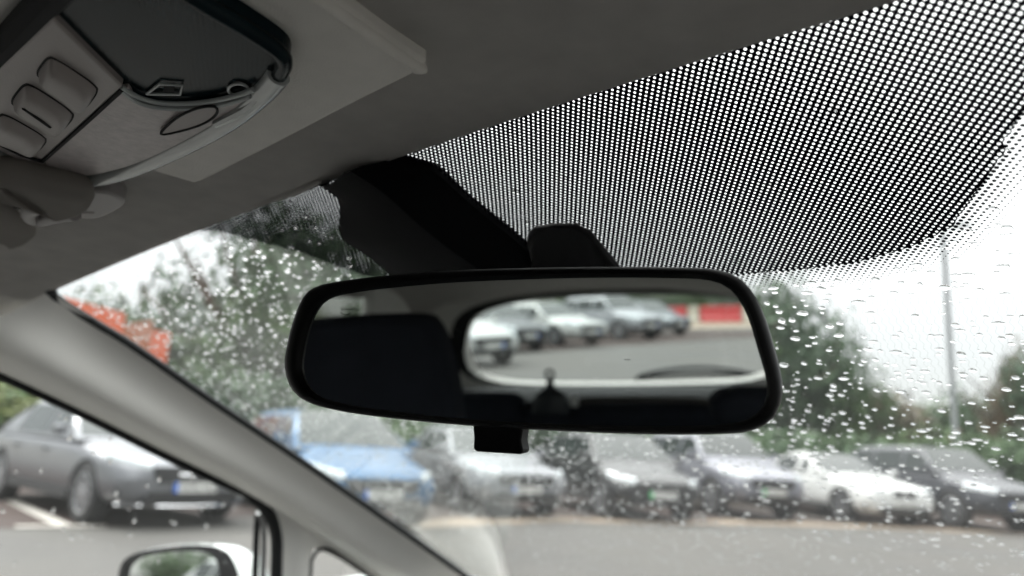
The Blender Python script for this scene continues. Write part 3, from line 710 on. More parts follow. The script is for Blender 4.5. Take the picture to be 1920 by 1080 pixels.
# ------------------------------------------------------------------ seats
def soft(mb, name, m, par, sub=2): return child(mb, par, name, m, sub=sub, angle=180)
def slab(poly, dy, ax=1, m=M['seat'], par=None, name='backrest', bevel=0.03):
    mb = MB(); mb.prism(poly, Vector((0, dy, 0))); return child(mb, par, name, m, bevel=bevel)
seatL = empty('passenger_seat', (-0.37, -0.75, 0.25), 'dark front passenger seat whose broad headrest fills the left of the mirror', 'car seat')
hp = [refl_pt(*p, 1, -0.74) for p in [(430, 800), (470, 640), (530, 604), (590, 596), (690, 588), (775, 588), (800, 600), (818, 630), (830, 665), (842, 720), (852, 790), (860, 880), (870, 1000), (440, 1000)]]
slab(catmull(hp, 3, True), -0.10, par=seatL)
mb = MB(); mb.box((-0.37, -0.55, 0.48), (0.50, 0.52, 0.16)); child(mb, seatL, 'cushion', M['seat'], bevel=0.05)
seatR = empty('driver_seat', (0.42, -0.85, 0.25), 'dark driver seat whose headrest edge shows at the lower right of the mirror', 'car seat')
hp = [refl_pt(*p, 1, -0.85) for p in [(1338, 800), (1340, 755), (1352, 738), (1400, 733), (1470, 733), (1600, 735), (1660, 745), (1680, 800)]]
slab(hp, -0.09, par=seatR, name='headrest')
mb = MB(); mb.box((0.42, -0.88, 0.74), (0.50, 0.13, 0.58)); child(mb, seatR, 'backrest', M['seat'], bevel=0.05)
mb = MB(); mb.box((0.42, -0.62, 0.42), (0.50, 0.50, 0.16)); child(mb, seatR, 'cushion', M['seat'], bevel=0.05)
bench = empty('rear_bench', (0, -1.8, 0.25), 'dark rear bench seat below the rear window in the mirror', 'car seat')
zt = refl_pt(1200, 757, 1, -1.75).z
mb = MB(); mb.box((0, -1.80, (zt + 0.35) / 2), (1.28, 0.14, zt - 0.35)); child(mb, bench, 'backrest', M['seat'], bevel=0.04)
mb = MB(); mb.box((0, -1.50, 0.42), (1.28, 0.56, 0.18)); child(mb, bench, 'cushion', M['seat'], bevel=0.06)
tp = catmull([refl_pt(*p, 1, -1.745) for p in [(1078, 762), (1085, 752), (1120, 749), (1220, 749), (1310, 751), (1332, 757), (1342, 772)]], 5)
mb = MB(); mb.tube(tp, 0.013, 8, squash=0.7); child(mb, bench, 'seat_piping', M['seat_piping'])
hp = [refl_pt(*p, 1, -1.72) for p in [(840, 800), (842, 748), (855, 738), (965, 738), (980, 750), (985, 800)]]
slab(hp, -0.06, par=bench, name='headrest', bevel=0.015)
item = empty('dark_shelf_item', refl_pt(1030, 762, 1, -1.68), 'small dark upright item with a round cap silhouetted against the rear window in the mirror', 'silhouetted item')
b0 = refl_pt(1032, 765, 1, -1.68)
def rz(px, py): return refl_pt(px, py, 1, -1.68)
ringc = rz(1030, 702); rr_ = (rz(1038, 702) - ringc).length
mb = MB(); prof = [(1032, 775, 36), (1032, 757, 35), (1031, 745, 30), (1031, 738, 28), (1031, 731, 16), (1031, 724, 8), (1031, 712, 6), (1031, 706, 6)]
rows = []
for (px, py, hw) in prof:
    c = rz(px, py); r = (rz(px + hw, py) - c).length
    rows.append([c + Vector((r * cos(t), 0.35 * r * sin(t), 0)) for t in np.linspace(0, 2 * pi, 17)[:-1]])
mb.grid(rows, close_u=True); child(mb, item, 'body', M['silhouette'])
mb = MB(); mb.tube([ringc + Vector((rr_ * cos(t), 0, rr_ * sin(t))) for t in np.linspace(0, 2 * pi, 17)], rr_ * 0.35, 8); child(mb, item, 'cap_ring', M['silhouette'])
mb = MB(); c = rz(1076, 752); mb.box(c, (0.022, 0.02, 0.03)); o = mb.build('white_tag', M['white_item'], None, bevel=0.005)
tag(o, 'small white tag beside the dark silhouetted item on the rear seat', 'tag')

# ------------------------------------------------------------------ wing mirror
wing = empty('wing_mirror', Xp(340, 1060, -0.93), 'white door mirror with black surround seen through the passenger window', 'door mirror')
WC = Xp(345, 1085, -0.93)
# glass faces back towards the driver
WN = Vector((0.40, -0.91, 0.115)).normalized()
def wpt(px, py, d=0.0): return hit_plane(px, py, WC - WN * d, WN)
WO = [(222, 1100), (224, 1066), (236, 1047), (262, 1035), (310, 1026), (360, 1022), (400, 1024), (425, 1034), (440, 1056), (452, 1100), (455, 1180), (420, 1215), (300, 1210), (235, 1180)]
WI = [(232, 1102), (233, 1070), (244, 1053), (266, 1042), (312, 1035), (355, 1033), (388, 1037), (404, 1048), (410, 1066), (413, 1100), (412, 1170), (390, 1195), (300, 1195), (244, 1170)]
nw = 64
O = resample(catmull([wpt(*p) for p in WO], 5, True), nw); I = resample(catmull([wpt(*p) for p in WI], 5, True), nw); wc = sum(O, Vector()) / nw
mb = MB(); mb.grid([[p - WN * 0.012 for p in I], [p + WN * 0.001 for p in I], O], close_u=True); child(mb, wing, 'surround', M['black'])
mb = MB(); mb.grid([O, [wc + (p - wc) * 1.04 - WN * 0.012 for p in O], [wc + (p - wc) * 1.06 - WN * 0.03 + Vector((0.012, 0, 0)) for p in O], [wc + (p - wc) * 0.95 - WN * 0.07 + Vector((0.02, 0, 0)) for p in O], [wc + (p - wc) * 0.6 - WN * 0.10 + Vector((0.03, 0, 0)) for p in O], [wc + (p - wc) * 0.05 - WN * 0.11 + Vector((0.03, 0, 0)) for p in O]], close_u=True)
child(mb, wing, 'housing', M['white_paint'])
mb = MB(); mb.add([p - WN * 0.006 for p in I], [tuple(range(nw))]); child(mb, wing, 'mirror_glass', M['mirror'], smooth=False)
mb = MB(); mb.prism([wpt(440, 1110, 0.02), wpt(440, 1200, 0.02), Vector((-0.745, 0.52, 0.90)), Vector((-0.745, 0.52, 0.96))], (0, 0.05, 0)); child(mb, wing, 'mirror_arm', M['white_paint'], bevel=0.01)

# ------------------------------------------------------------------ rain on the glass
def blob_mesh(name, pts, seg=9):
    # pts: (pos, normal, tangent, r_across, r_along, height)
    vs, fs = [], []
    for (p, n, t, ra, rb, h, rnd) in pts:
        s = t.cross(n).normalized(); base = len(vs)
        wob = [1 + 0.16 * rnd.uniform(-1, 1) for _ in range(seg)]
        for (q, hh) in ((1.0, 0.0), (0.93, 0.36), (0.70, 0.74), (0.36, 0.95)):
            for k in range(seg):
                a = 2 * pi * k / seg
                w_ = 1 + (wob[k] - 1) * q
                vs.append(p + s * (ra * q * w_ * cos(a)) + t * (rb * q * w_ * sin(a)) + n * (h * hh))
        vs.append(p + n * h)
        for r in range(3):
            for k in range(seg):
                a = base + r * seg + k; b = base + r * seg + (k + 1) % seg
                fs.append((a, b, b + seg, a + seg))
        top = base + 3 * seg
        for k in range(seg): fs.append((top + k, top + (k + 1) % seg, base + 4 * seg))
        fs.append(tuple(base + k for k in reversed(range(seg))))
    me = bpy.data.meshes.new(name); me.from_pydata([tuple(v) for v in vs], [], fs)
    me.materials.append(M['water']); shade(me, 50)
    return me
rnd = random.Random(11)
pts = []
cells = {}
def place(x, y, r):
    k = (int(x / 0.006 + 1000), int(y / 0.006 + 1000))
    for i in (-1, 0, 1):
        for j in (-1, 0, 1):
            for (a, b, c) in cells.get((k[0] + i, k[1] + j), ()):
                if (a - x) ** 2 + (b - y) ** 2 < (c + r) ** 2 * 1.1: return False
    cells.setdefault(k, []).append((x, y, r)); return True
def drop_on_screen(r):
    for _ in range(30):
        x = rnd.uniform(-0.69, 0.52); y = rnd.uniform(-0.05, 0.98)
        if y < frit_bound(x) + 0.01 and rnd.random() < 0.8: continue
        if y > 0.42 and rnd.random() < 0.5: continue
        if x > -0.12 and rnd.random() < 0.38: continue
        if place(x, y, r): break
    else: return
    n = Vector((0.4 * x, 0.467, 1)).normalized(); t = Vector((0, 1, -0.467)).normalized()
    if x < -0.2: r *= 0.92
    e = rnd.uniform(0.95, 1.45)
    pts.append((Vector((x, y, G(x, y) + 0.0014)), n, t, r * e, r / e * rnd.uniform(0.9, 1.25), r * rnd.uniform(0.22, 0.40), rnd))
for _ in range(6400): drop_on_screen(0.0012 + 0.0015 * rnd.random() ** 1.3)
for _ in range(3000): drop_on_screen(rnd.uniform(0.0008, 0.0016))
for _ in range(4500): drop_on_screen(rnd.uniform(0.0003, 0.0007))
o = bpy.data.objects.new('raindrops', blob_mesh('raindrops', pts)); COL.objects.link(o)
tag(o, 'rain droplets beaded all over the outside of the windscreen', 'raindrops', kind='stuff')
pts = []
for _ in range(320):
    y = rnd.uniform(-0.35, 0.42); z = rnd.uniform(0.90, 1.26); r = rnd.choice([0.0012, 0.0016, 0.0022])
    if z > 1.08 and rnd.random() < 0.2: continue
    n = Vector((-1, 0, 0.3)).normalized(); t = Vector((0.3, 0, 1)).normalized()
    pts.append((Vector((side_x(z) - 0.001, y, z)), n, t, r, r * rnd.uniform(1, 1.7), r * 0.6, rnd))
o = bpy.data.objects.new('side_window_raindrops', blob_mesh('side_window_raindrops', pts)); COL.objects.link(o)
tag(o, 'scattered rain droplets on the outside of the passenger door window', 'raindrops', kind='stuff')

# ------------------------------------------------------------------ parked cars
PAINT = {}
def paint(name, c, rough=0.28, metal=0.0):
    if name not in PAINT: PAINT[name] = mat(name + '_car_paint', tuple(k * 0.75 for k in c), rough + 0.08, metal=metal, coat=0.25, var=0.03, vscale=3)
    return PAINT[name]
M['car_glass'] = mat('car_window_glass', (0.012, 0.018, 0.017), 0.15, coat=0.0, spec=0.4)
M['tyre'] = mat('tyre_rubber', (0.015, 0.015, 0.016), 0.75, var=0.2, vscale=10)
M['alloy'] = mat('alloy_rim', (0.42, 0.43, 0.45), 0.3, metal=0.8, var=0.1)
M['grille'] = mat('black_grille', (0.012, 0.012, 0.013), 0.4, bump=80, bstr=0.5)
M['lamp'] = mat('headlamp_glass', (0.62, 0.66, 0.68), 0.08, metal=0.3, coat=1.0, var=0.3, vscale=8)
M['plate'] = mat('plate_white', (0.5, 0.5, 0.48), 0.35, var=0.03)
M['plate_blue'] = mat('plate_blue_band', (0.015, 0.10, 0.42), 0.35)
M['plate_green'] = mat('plate_green_band', (0.02, 0.42, 0.12), 0.35)
M['chrome'] = mat('chrome_trim', (0.75, 0.75, 0.77), 0.12, metal=1.0)
M['sill'] = mat('black_sill', (0.02, 0.02, 0.021), 0.6)
SPEC = {
    'saloon': dict(Ln=4.70, w=0.90, wb=2.80, roof=1.42, hood=0.84, cowl=0.99, nose=0.70, ws0=1.05, ws1=0.25, rr0=-0.95, rr1=-1.70, tail=-2.28, trunk=1.0, wr=0.335, zb=0.24),
    'coupe': dict(Ln=4.60, w=0.90, wb=2.78, roof=1.38, hood=0.86, cowl=0.99, nose=0.70, ws0=0.95, ws1=0.05, rr0=-0.55, rr1=-1.85, tail=-2.24, trunk=1.02, wr=0.335, zb=0.22),
    'hatch': dict(Ln=4.25, w=0.89, wb=2.62, roof=1.48, hood=0.86, cowl=1.02, nose=0.66, ws0=1.10, ws1=0.35, rr0=-1.45, rr1=-1.95, tail=-2.05, trunk=1.02, wr=0.33, zb=0.24),
    'suv': dict(Ln=4.45, w=0.93, wb=2.68, roof=1.66, hood=1.02, cowl=1.16, nose=0.80, ws0=1.05, ws1=0.45, rr0=-1.60, rr1=-2.05, tail=-2.15, trunk=1.12, wr=0.37, zb=0.32),
}
def car_parts(k):
    s = SPEC[k]; P = []
    fx = s['Ln'] / 2; W = s['w']; zb = s['zb']; tx = s['tail']
    # lower body
    st = [(fx, 0.60, zb + 0.14, s['nose'] - 0.08, s['nose'] - 0.04), (fx - 0.05, 0.74, zb + 0.06, s['nose'], s['nose'] + 0.04), (fx - 0.18, 0.83, zb, s['nose'] + 0.06, s['nose'] + 0.11),
          (fx - 0.45, W - 0.03, zb, s['hood'] - 0.06, s['hood'] + 0.0), (fx - 0.8, W - 0.005, zb, s['hood'] + 0.0, s['hood'] + 0.05), (s['ws0'] + 0.05, W, zb, s['cowl'] - 0.09, s['cowl']),
          (0.5, W, zb, s['cowl'] - 0.07, s['cowl'] + 0.02), (-0.4, W, zb, s['cowl'] - 0.05, s['cowl'] + 0.02), (-1.2, W, zb, s['cowl'] - 0.04, s['cowl'] + 0.02),
          (s['rr1'], W - 0.015, zb, s['trunk'] - 0.05, s['trunk']), (tx + 0.12, W - 0.06, zb + 0.02, s['trunk'] - 0.08, s['trunk'] - 0.03), (tx, W - 0.16, zb + 0.10, s['trunk'] - 0.25, s['trunk'] - 0.2)]
    st.sort(key=lambda q: -q[0])
    rows = []
    for (x, w_, b, zs, zc) in st:
        h = [(0, b), (w_ - 0.16, b), (w_ - 0.05, b + 0.06), (w_, b + 0.22), (w_ - 0.012, (b + zs) / 2 + 0.06), (w_ - 0.03, zs - 0.10), (w_ - 0.07, zs - 0.02), (w_ * 0.62, zc - 0.015), (0, zc)]
        rows.append([Vector((x, y, z)) for y, z in h] + [Vector((x, -y, z)) for y, z in reversed(h[1:-1])])
    mb = MB(); mb.grid(rows, close_u=True); n = len(rows[0])
    mb.f.append(tuple(range(n))); mb.f.append(tuple((len(rows) - 1) * n + q for q in reversed(range(n))))
    body = mb.build('body', paint('silver', (0.3, 0.3, 0.3)), None, angle=50)
    sd = body.modifiers.new('d', 'SUBSURF'); sd.levels = 2; sd.render_levels = 2
    # wheel arch cutters
    cm = MB()
    wx = [s['wb'] / 2 + 0.08, -s['wb'] / 2 + 0.08]
    for x in wx:
        for sy in (1, -1):
            r = s['wr'] + 0.045
            a = [Vector((x + r * cos(t), sy * (W - 0.26), s['wr'] + r * sin(t))) for t in np.linspace(0, 2 * pi, 25)[:-1]]
            cm.prism(a, (0, sy * 0.4, 0))
    co = cm.build('cutter', M['sill'])
    bo = body.modifiers.new('x', 'BOOLEAN'); bo.operation = 'DIFFERENCE'; bo.object = co; bo.solver = 'MANIFOLD'
    dg = bpy.context.evaluated_depsgraph_get(); me = bpy.data.meshes.new_from_object(body.evaluated_get(dg)); me.name = 'body'
    bpy.data.objects.remove(body); bpy.data.objects.remove(co)
    shade(me, 40)
    P.append(('body', me, 'paint', None))
    # greenhouse
    xs = np.linspace(s['ws0'] + 0.02, s['rr1'] - 0.02, 41); rows = []
    for x in xs:
        if x > s['ws1']: t = (s['ws0'] + 0.02 - x) / (s['ws0'] + 0.02 - s['ws1']); f_ = t
        elif x < s['rr0']: t = (x - (s['rr1'] - 0.02)) / (s['rr0'] - s['rr1'] + 0.02); f_ = t
        else: f_ = 1
        f_ = max(0, min(1, f_)); f_ = f_ * (1.18 - 0.18 * f_)
        base = s['cowl'] - 0.09
        arch = 1 - 0.045 * ((x + 0.35) / 1.0) ** 2
        top = base + 0.02 + (s['roof'] - base - 0.02) * f_ * (arch if f_ > 0.9 else arch)
        hw0 = W - 0.05; hw1 = W - 0.05 - 0.20 * (top - base) / (s['roof'] - base)
        h = [(hw0, base), (hw0 - 0.01, base + 0.12 * (top - base)), (hw1 + 0.035, base + 0.80 * (top - base)), (hw1 - 0.03, base + 0.93 * (top - base)), (hw1 - 0.14, base + 0.99 * (top - base)), (hw1 * 0.4, top + 0.005), (0, top + 0.008)]
        rows.append([Vector((x, y, z)) for y, z in h] + [Vector((x, -y, z)) for y, z in reversed(h[:-1])])
    mb = MB(); mb.grid(rows); me = mb.mesh('roof'); shade(me, 45); P.append(('roof', me, 'paint', None))
    def cells(sel, off):
        mb = MB(); m_ = len(rows[0])
        for i in range(len(rows) - 1):
            for j in range(m_ - 1):
                if sel((rows[i][j].x + rows[i + 1][j].x) / 2, min(j, m_ - 2 - j), j):
                    q = [rows[i][j], rows[i][j + 1], rows[i + 1][j + 1], rows[i + 1][j]]
                    nn = (q[1] - q[0]).cross(q[3] - q[0]).normalized() if (q[1] - q[0]).length > 1e-6 else Vector((0, 0, 1))
                    c = sum(q, Vector()) / 4
                    if nn.dot(c - Vector((-0.3, 0, 1.0))) < 0: nn = -nn
                    mb.add([p + nn * off for p in q], [(0, 1, 2, 3)])
        bm = bmesh.new(); me = bpy.data.meshes.new('window'); me.from_pydata(mb.v, [], mb.f); bm.from_mesh(me)
        bmesh.ops.remove_doubles(bm, verts=bm.verts, dist=0.004); bm.to_mesh(me); bm.free(); shade(me, 50); return me
    P.append(('windscreen', cells(lambda x, r, j: x > s['ws1'] + 0.02 and x < s['ws0'] - 0.04 and r >= 3, 0.006), 'glass', None))
    P.append(('rear_window', cells(lambda x, r, j: x < s['rr0'] - 0.02 and x > s['rr1'] + 0.06 and r >= 3, 0.006), 'glass', None))
    for sd_ in (0, 1):
        side = (lambda j: j < 6) if sd_ == 0 else (lambda j: j >= 6)
        for (a, b) in ((0.02, s['ws1'] + 0.30), (-0.88, -0.06), (s['rr0'] - 0.1, -0.98)):
            P.append(('side_window', cells(lambda x, r, j: r == 1 and a < x < b and side(j), 0.006), 'glass', None))
    # sill strip
    for sy in (1, -1):
        mb = MB(); mb.box((0.08, sy * (W - 0.03), zb + 0.05), (s['wb'] - 2 * s['wr'] - 0.14, 0.04, 0.1)); P.append(('sill', mb.mesh('sill'), 'sill', None))
        mb = MB(); mb.box((0.86, sy * (W + 0.09), s['cowl'] + 0.04), (0.12, 0.17, 0.13)); me = mb.mesh('door_mirror'); 
        bm = bmesh.new(); bm.from_mesh(me); bmesh.ops.bevel(bm, geom=bm.edges[:], offset=0.035, segments=3, affect='EDGES'); bm.to_mesh(me); bm.free(); shade(me, 60)
        P.append(('door_mirror', me, 'paint', None))
        for hx in (0.15, -0.85):
            mb = MB(); mb.box((hx, sy * (W + 0.005), s['cowl'] - 0.22), (0.18, 0.03, 0.03)); P.append(('door_handle', mb.mesh('door_handle'), 'paint', None))
        # headlight
        nz_ = s['nose']
        rws = []
        for k in range(7):
            t = k / 6; x = fx - 0.03 - 0.44 * t ** 1.4; y = sy * (0.50 + (W - 0.055 - 0.50) * (t ** 0.6))
            rws.append([Vector((x + 0.012, y + sy * 0.012, nz_ - 0.05 + 0.08 * t)), Vector((x + 0.02, y + sy * 0.02, nz_ + 0.0 + 0.10 * t)), Vector((x - 0.02, y + sy * 0.005, nz_ + 0.06 + 0.09 * t))])
        mb = MB(); mb.grid(rws); me = mb.mesh('headlight'); shade(me, 60); P.append(('headlight', me, 'lamp', None))
        mb = MB(); mb.prism([Vector((fx - 0.12, sy * 0.60, zb + 0.10)), Vector((fx - 0.22, sy * 0.80, zb + 0.12)), Vector((fx - 0.22, sy * 0.80, zb + 0.22)), Vector((fx - 0.10, sy * 0.62, zb + 0.20))], (0.05, 0, 0)); P.append(('air_intake', mb.mesh('air_intake'), 'grille', None))
    mb = MB(); mb.prism([Vector((fx - 0.06, -0.44, s['nose'] - 0.19)), Vector((fx - 0.06, 0.44, s['nose'] - 0.19)), Vector((fx - 0.06, 0.50, s['nose'] - 0.02)), Vector((fx - 0.06, -0.50, s['nose'] - 0.02))], (0.075, 0, 0)); P.append(('grille', mb.mesh('grille'), 'grille', None))
    mb = MB(); mb.prism([Vector((fx - 0.06, -0.58, zb + 0.05)), Vector((fx - 0.06, 0.58, zb + 0.05)), Vector((fx - 0.05, 0.50, zb + 0.17)), Vector((fx - 0.05, -0.50, zb + 0.17))], (0.07, 0, 0)); P.append(('lower_intake', mb.mesh('lower_intake'), 'grille', None))
    mb = MB(); mb.box((fx + 0.022, 0, zb + 0.22), (0.012, 0.52, 0.112)); P.append(('number_plate', mb.mesh('number_plate'), 'plate', None))
    # wheels
    mbT = MB(); r = s['wr']; prof = [(r * 0.66, 0.10), (r * 0.9, 0.115), (r, 0.09), (r, -0.09), (r * 0.9, -0.115), (r * 0.66, -0.10)]
    rws = [[Vector((q * cos(t), y, q * sin(t))) for (q, y) in prof] for t in np.linspace(0, 2 * pi, 33)[:-1]]
    mbT.grid(rws, close_u=True, close_v=True); tyre = mbT.mesh('tyre'); shade(tyre, 50)
    mbR = MB()
    rws = [[Vector((q * cos(t), y, q * sin(t))) for (q, y) in ((r * 0.68, 0.10), (r * 0.62, 0.105), (r * 0.60, 0.03), (r * 0.58, -0.05), (r * 0.68, -0.09))] for t in np.linspace(0, 2 * pi, 33)[:-1]]
    mbR.grid(rws, close_v=True)
    for k in range(10):
        a = 2 * pi * k / 10; rot = Matrix.Rotation(a, 3, 'Y')
        mbR.box(rot @ Vector((r * 0.34, 0.085, 0)), (r * 0.56, 0.03, 0.035), rot)
    mbR.prism([Vector((r * 0.14 * cos(t), 0.06, r * 0.14 * sin(t))) for t in np.linspace(0, 2 * pi, 13)[:-1]], (0, 0.045, 0))
    rim = mbR.mesh('rim')
    mbD = MB(); mbD.prism([Vector((r * 0.6 * cos(t), -0.02, r * 0.6 * sin(t))) for t in np.linspace(0, 2 * pi, 25)[:-1]], (0, -0.02, 0)); disc = mbD.mesh('brake_disc')
    for x in wx:
        for sy in (1, -1):
            T = Matrix.Translation((x, sy * (W - 0.13), r)) @ (Matrix.Identity(4) if sy > 0 else Matrix.Rotation(pi, 4, 'Z'))
            P.append(('wheel', tyre, 'tyre', T, [('rim', rim, 'alloy'), ('brake_disc', disc, 'sill')]))
    return P
PARTS = {k: car_parts(k) for k in SPEC}
_matcache = {}
def make_car(kind, loc, heading, pm, label, cat='car', band='plate_blue', extra=None, kidney=False, group=None):
    root = empty('parked_car', (loc[0], loc[1], 0), label, cat, group, rz=heading)
    fx = SPEC[kind]['Ln'] / 2; zb = SPEC[kind]['zb']
    def mk(name, me, mm, par, T=None):
        o = bpy.data.objects.new(name, me); link(o, par)
        if not me.materials: me.materials.append(None)
        o.material_slots[0].link = 'OBJECT'; o.material_slots[0].material = mm
        if T is not None: o.matrix_local = T
        return o
    lut = dict(paint=pm, glass=M['car_glass'], sill=M['sill'], lamp=M['lamp'], grille=M['grille'], plate=M['plate'], tyre=M['tyre'], alloy=M['alloy'])
    if kidney:
        for sy in (1, -1):
            mb = MB(); mb.prism(catmull([Vector((fx - 0.10, sy * 0.03 + sy * a, SPEC[kind]['nose'] - 0.10 + b)) for a, b in ((0, 0), (0.10, -0.02), (0.22, 0), (0.24, 0.06), (0.20, 0.10), (0.02, 0.10))], 3, True), (0.115, 0, 0)); mb.build('kidney_grille', M['grille'], root)
    for p in PARTS[kind]:
        if kidney and p[0] == 'grille': continue
        o = mk(p[0], p[1], lut[p[2]], root, p[3])
        if len(p) > 4:
            for (n2, me2, m2) in p[4]: mk(n2, me2, lut[m2], o)
        if p[0] == 'number_plate':
            if band:
                mb = MB(); mb.box((fx + 0.030, -0.235, zb + 0.22), (0.003, 0.05, 0.11)); b = mb.build('plate_band', M[band], o, smooth=False)
            mb = MB(); rr = random.Random(len(label)); y = -0.185
            for q in range(7):
                # blurred, unreadable characters: plain strokes
                mb.box((fx + 0.0295, y + 0.012, zb + 0.22), (0.002, 0.010, 0.075)); mb.box((fx + 0.0295, y + 0.034, zb + 0.22 + rr.choice((-0.03, 0, 0.03))), (0.002, 0.026, 0.012))
                if rr.random() < 0.6: mb.box((fx + 0.0296, y + 0.045, zb + 0.22), (0.002, 0.009, 0.07))
                y += 0.062 if q != 3 else 0.085
            tag(mb.build('plate_characters', M['grille'], o, smooth=False), kind='stuff')
    if extra == 'estate_front':
        for (z, wdt, d) in ((zb + 0.02, 1.5, 0.03), (SPEC[kind]['nose'] - 0.10, 0.9, 0.03)):
            mb = MB(); pth = [Vector((fx + 0.035 - 0.30 * abs(t) ** 2.5, t * wdt / 2, z)) for t in np.linspace(-1, 1, 17)]
            mb.tube(pth, d * 0.8, 8, squash=0.7); mb.build('chrome_strip', M['chrome'], root)
    if extra == 'rails':
        for sy in (1, -1):
            mb = MB(); mb.tube([Vector((x, sy * 0.62, SPEC[kind]['roof'] + 0.035 - 0.045 * ((x + .35)) ** 2)) for x in np.linspace(0.3, -1.4, 9)], 0.018, 6); mb.build('roof_rail', M['chrome'], root)
    return root
def car_by_wheel(kind, px, py, heading, wheel='fr', **k):
    """place a car so that its front right wheel touches the ground at the pixel"""
    p = Zp(px, py, 0); s = SPEC[kind]
    off = Matrix.Rotation(heading, 3, 'Z') @ Vector((s['wb'] / 2 + 0.08, -(s['w'] - 0.08) if wheel == 'fr' else (s['w'] - 0.08), 0))
    return make_car(kind, p - off, heading, **k)
HR = atan2(-0.53, 0.85)
car_by_wheel('saloon', 152, 981, radians(2), pm=paint('silver_grey', (0.20, 0.205, 0.22), 0.24, 0.55), label='silver saloon with chrome lower strip seen through the passenger side window', extra='estate_front', group='cars parked ahead')
def car_row(kind, px, py, pm, label, head=HR, **k):
    p = Zp(px, py, 0); s = SPEC[kind]
    c = p - Matrix.Rotation(head, 3, 'Z') @ Vector((s['Ln'] / 2, 0, 0))
    return make_car(kind, c, head, pm, label, group='cars parked ahead', **k)
car_row('hatch', 712, 1000, paint('blue', (0.022, 0.10, 0.22), 0.25, 0.3), 'blue car beside the pillar at the near end of the row', head=radians(-15))
car_row('saloon', 985, 974, paint('silver_lavender', (0.24, 0.25, 0.27), 0.25, 0.3), 'silver car parked between the blue car and the black car', head=radians(-24))
car_row('hatch', 1243, 982, paint('black', (0.016, 0.017, 0.019), 0.2), 'black car with green-banded plate below the mirror', band='plate_green')
car_row('suv', 1452, 978, paint('lavender', (0.22, 0.225, 0.26), 0.25, 0.3), 'pale lavender silver car with green-banded plate beside the white coupe', band='plate_green', extra='rails')
car_row('coupe', 1700, 990, paint('white', (0.66, 0.67, 0.665), 0.22), 'white low coupe with twin dark grille openings in the front row', band=None, kidney=True, head=radians(-35))
car_row('suv', 1918, 1003, paint('dark_grey', (0.055, 0.058, 0.068), 0.25, 0.3), 'dark grey tall car at the right edge beyond the white coupe', head=radians(-35))
# cars behind, seen in the mirror
def rear_car(kind, px, py, head, pm, label, **k):
    g_ = refl_pt(px, py, 2, 0.0); s = SPEC[kind]
    off = Matrix.Rotation(head, 3, 'Z') @ Vector((s['wb'] / 2 + 0.08, s['w'] - 0.08, 0))
    return make_car(kind, g_ - off, head, pm, label, group='cars parked behind, seen in the mirror', **k)
RH = radians(45)
rear_car('saloon', 1042, 650, RH, paint('white_rear', (0.44, 0.45, 0.44)), 'white saloon reflected in the middle of the mirror')
rear_car('hatch', 925, 661, RH, paint('dark_teal', (0.03, 0.035, 0.04), 0.2, 0.2), 'dark car reflected left of the white saloon in the mirror')
rear_car('hatch', 832, 690, RH, paint('white2', (0.44, 0.45, 0.44)), 'white car cut by the left edge of the reflected rear window')
rear_car('suv', 1162, 639, RH, paint('pale_silver', (0.27, 0.28, 0.30), 0.22, 0.2), 'tall pale silver car reflected right of the white saloon', extra='rails')
rear_car('hatch', 1228, 630, RH, paint('slate', (0.06, 0.07, 0.085), 0.25, 0.2), 'slate grey car reflected at the far end of the row by the barriers')

# barriers in the mirror
M['bar_red'] = mat('red_barrier_plastic', (0.36, 0.022, 0.024), 0.45, var=0.1, vscale=3)
M['bar_white'] = mat('white_barrier_plastic', (0.38, 0.35, 0.29), 0.5, var=0.08, vscale=3)
bs = [refl_pt(px, py, 2, 0.0) for (px, py) in ((1250, 608), (1293, 607), (1312, 606), (1383, 603), (1408, 602), (1450, 600), (1500, 598))]
D0 = refl_pt(1293, 604, 2, 0.0); 
for k, (a, b, red) in enumerate(((1244, 1288, True), (1291, 1309, False), (1312, 1382, True), (1385, 1410, False), (1413, 1470, True))):
    # all stand on one line
    P0 = refl_pt(1300, 605, 2, 0.0)
    def online(px):
        d = refl_pt(px, 590, 1, P0.y - 0.0); return Vector((d.x, P0.y + (px - 1300) * 0.02, 0))
    p, q = online(a), online(b); h = 1.15
    mb = MB(); n = Vector((0, 0.22, 0))
    prof = [(-0.25, 0), (-0.25, 0.3), (-0.12, 0.45), (-0.10, h), (0.10, h), (0.12, 0.45), (0.25, 0.3), (0.25, 0)]
    mb.prism([Vector((p.x, p.y + y, z)) for y, z in prof], (q.x - p.x, q.y - p.y, 0))
    lbl = ['red water barrier at the left of the reflected barrier line', 'narrow white barrier between two red ones in the mirror', 'broad red barrier in the middle of the reflected barrier line', 'white barrier right of the broad red barrier in the mirror', 'red barrier at the right edge of the mirror'][k]
    o = mb.build('traffic_barrier', M['bar_red'] if red else M['bar_white'], None, bevel=0.03)
    tag(o, lbl, 'barrier', 'water-filled barriers behind the car')
sheet('sandy_verge', [(-12, P0.y + 16, 0), (40, P0.y + 9, 0), (40, P0.y - 3, 0), (-20, P0.y - 3, 0)], 0.004, M['sand'])
rb = refl_pt(1042, 650, 2, 0.0)
rd = Vector((cos(RH + pi / 2), sin(RH + pi / 2), 0)); rn = Vector((cos(RH), sin(RH), 0))
sheet('rear_bay_paving', [rb + rn * 1.6 + rd * 12, rb + rn * 1.6 - rd * 14, rb - rn * 6 - rd * 14, rb - rn * 6 + rd * 12], 0.008, M['bay'])

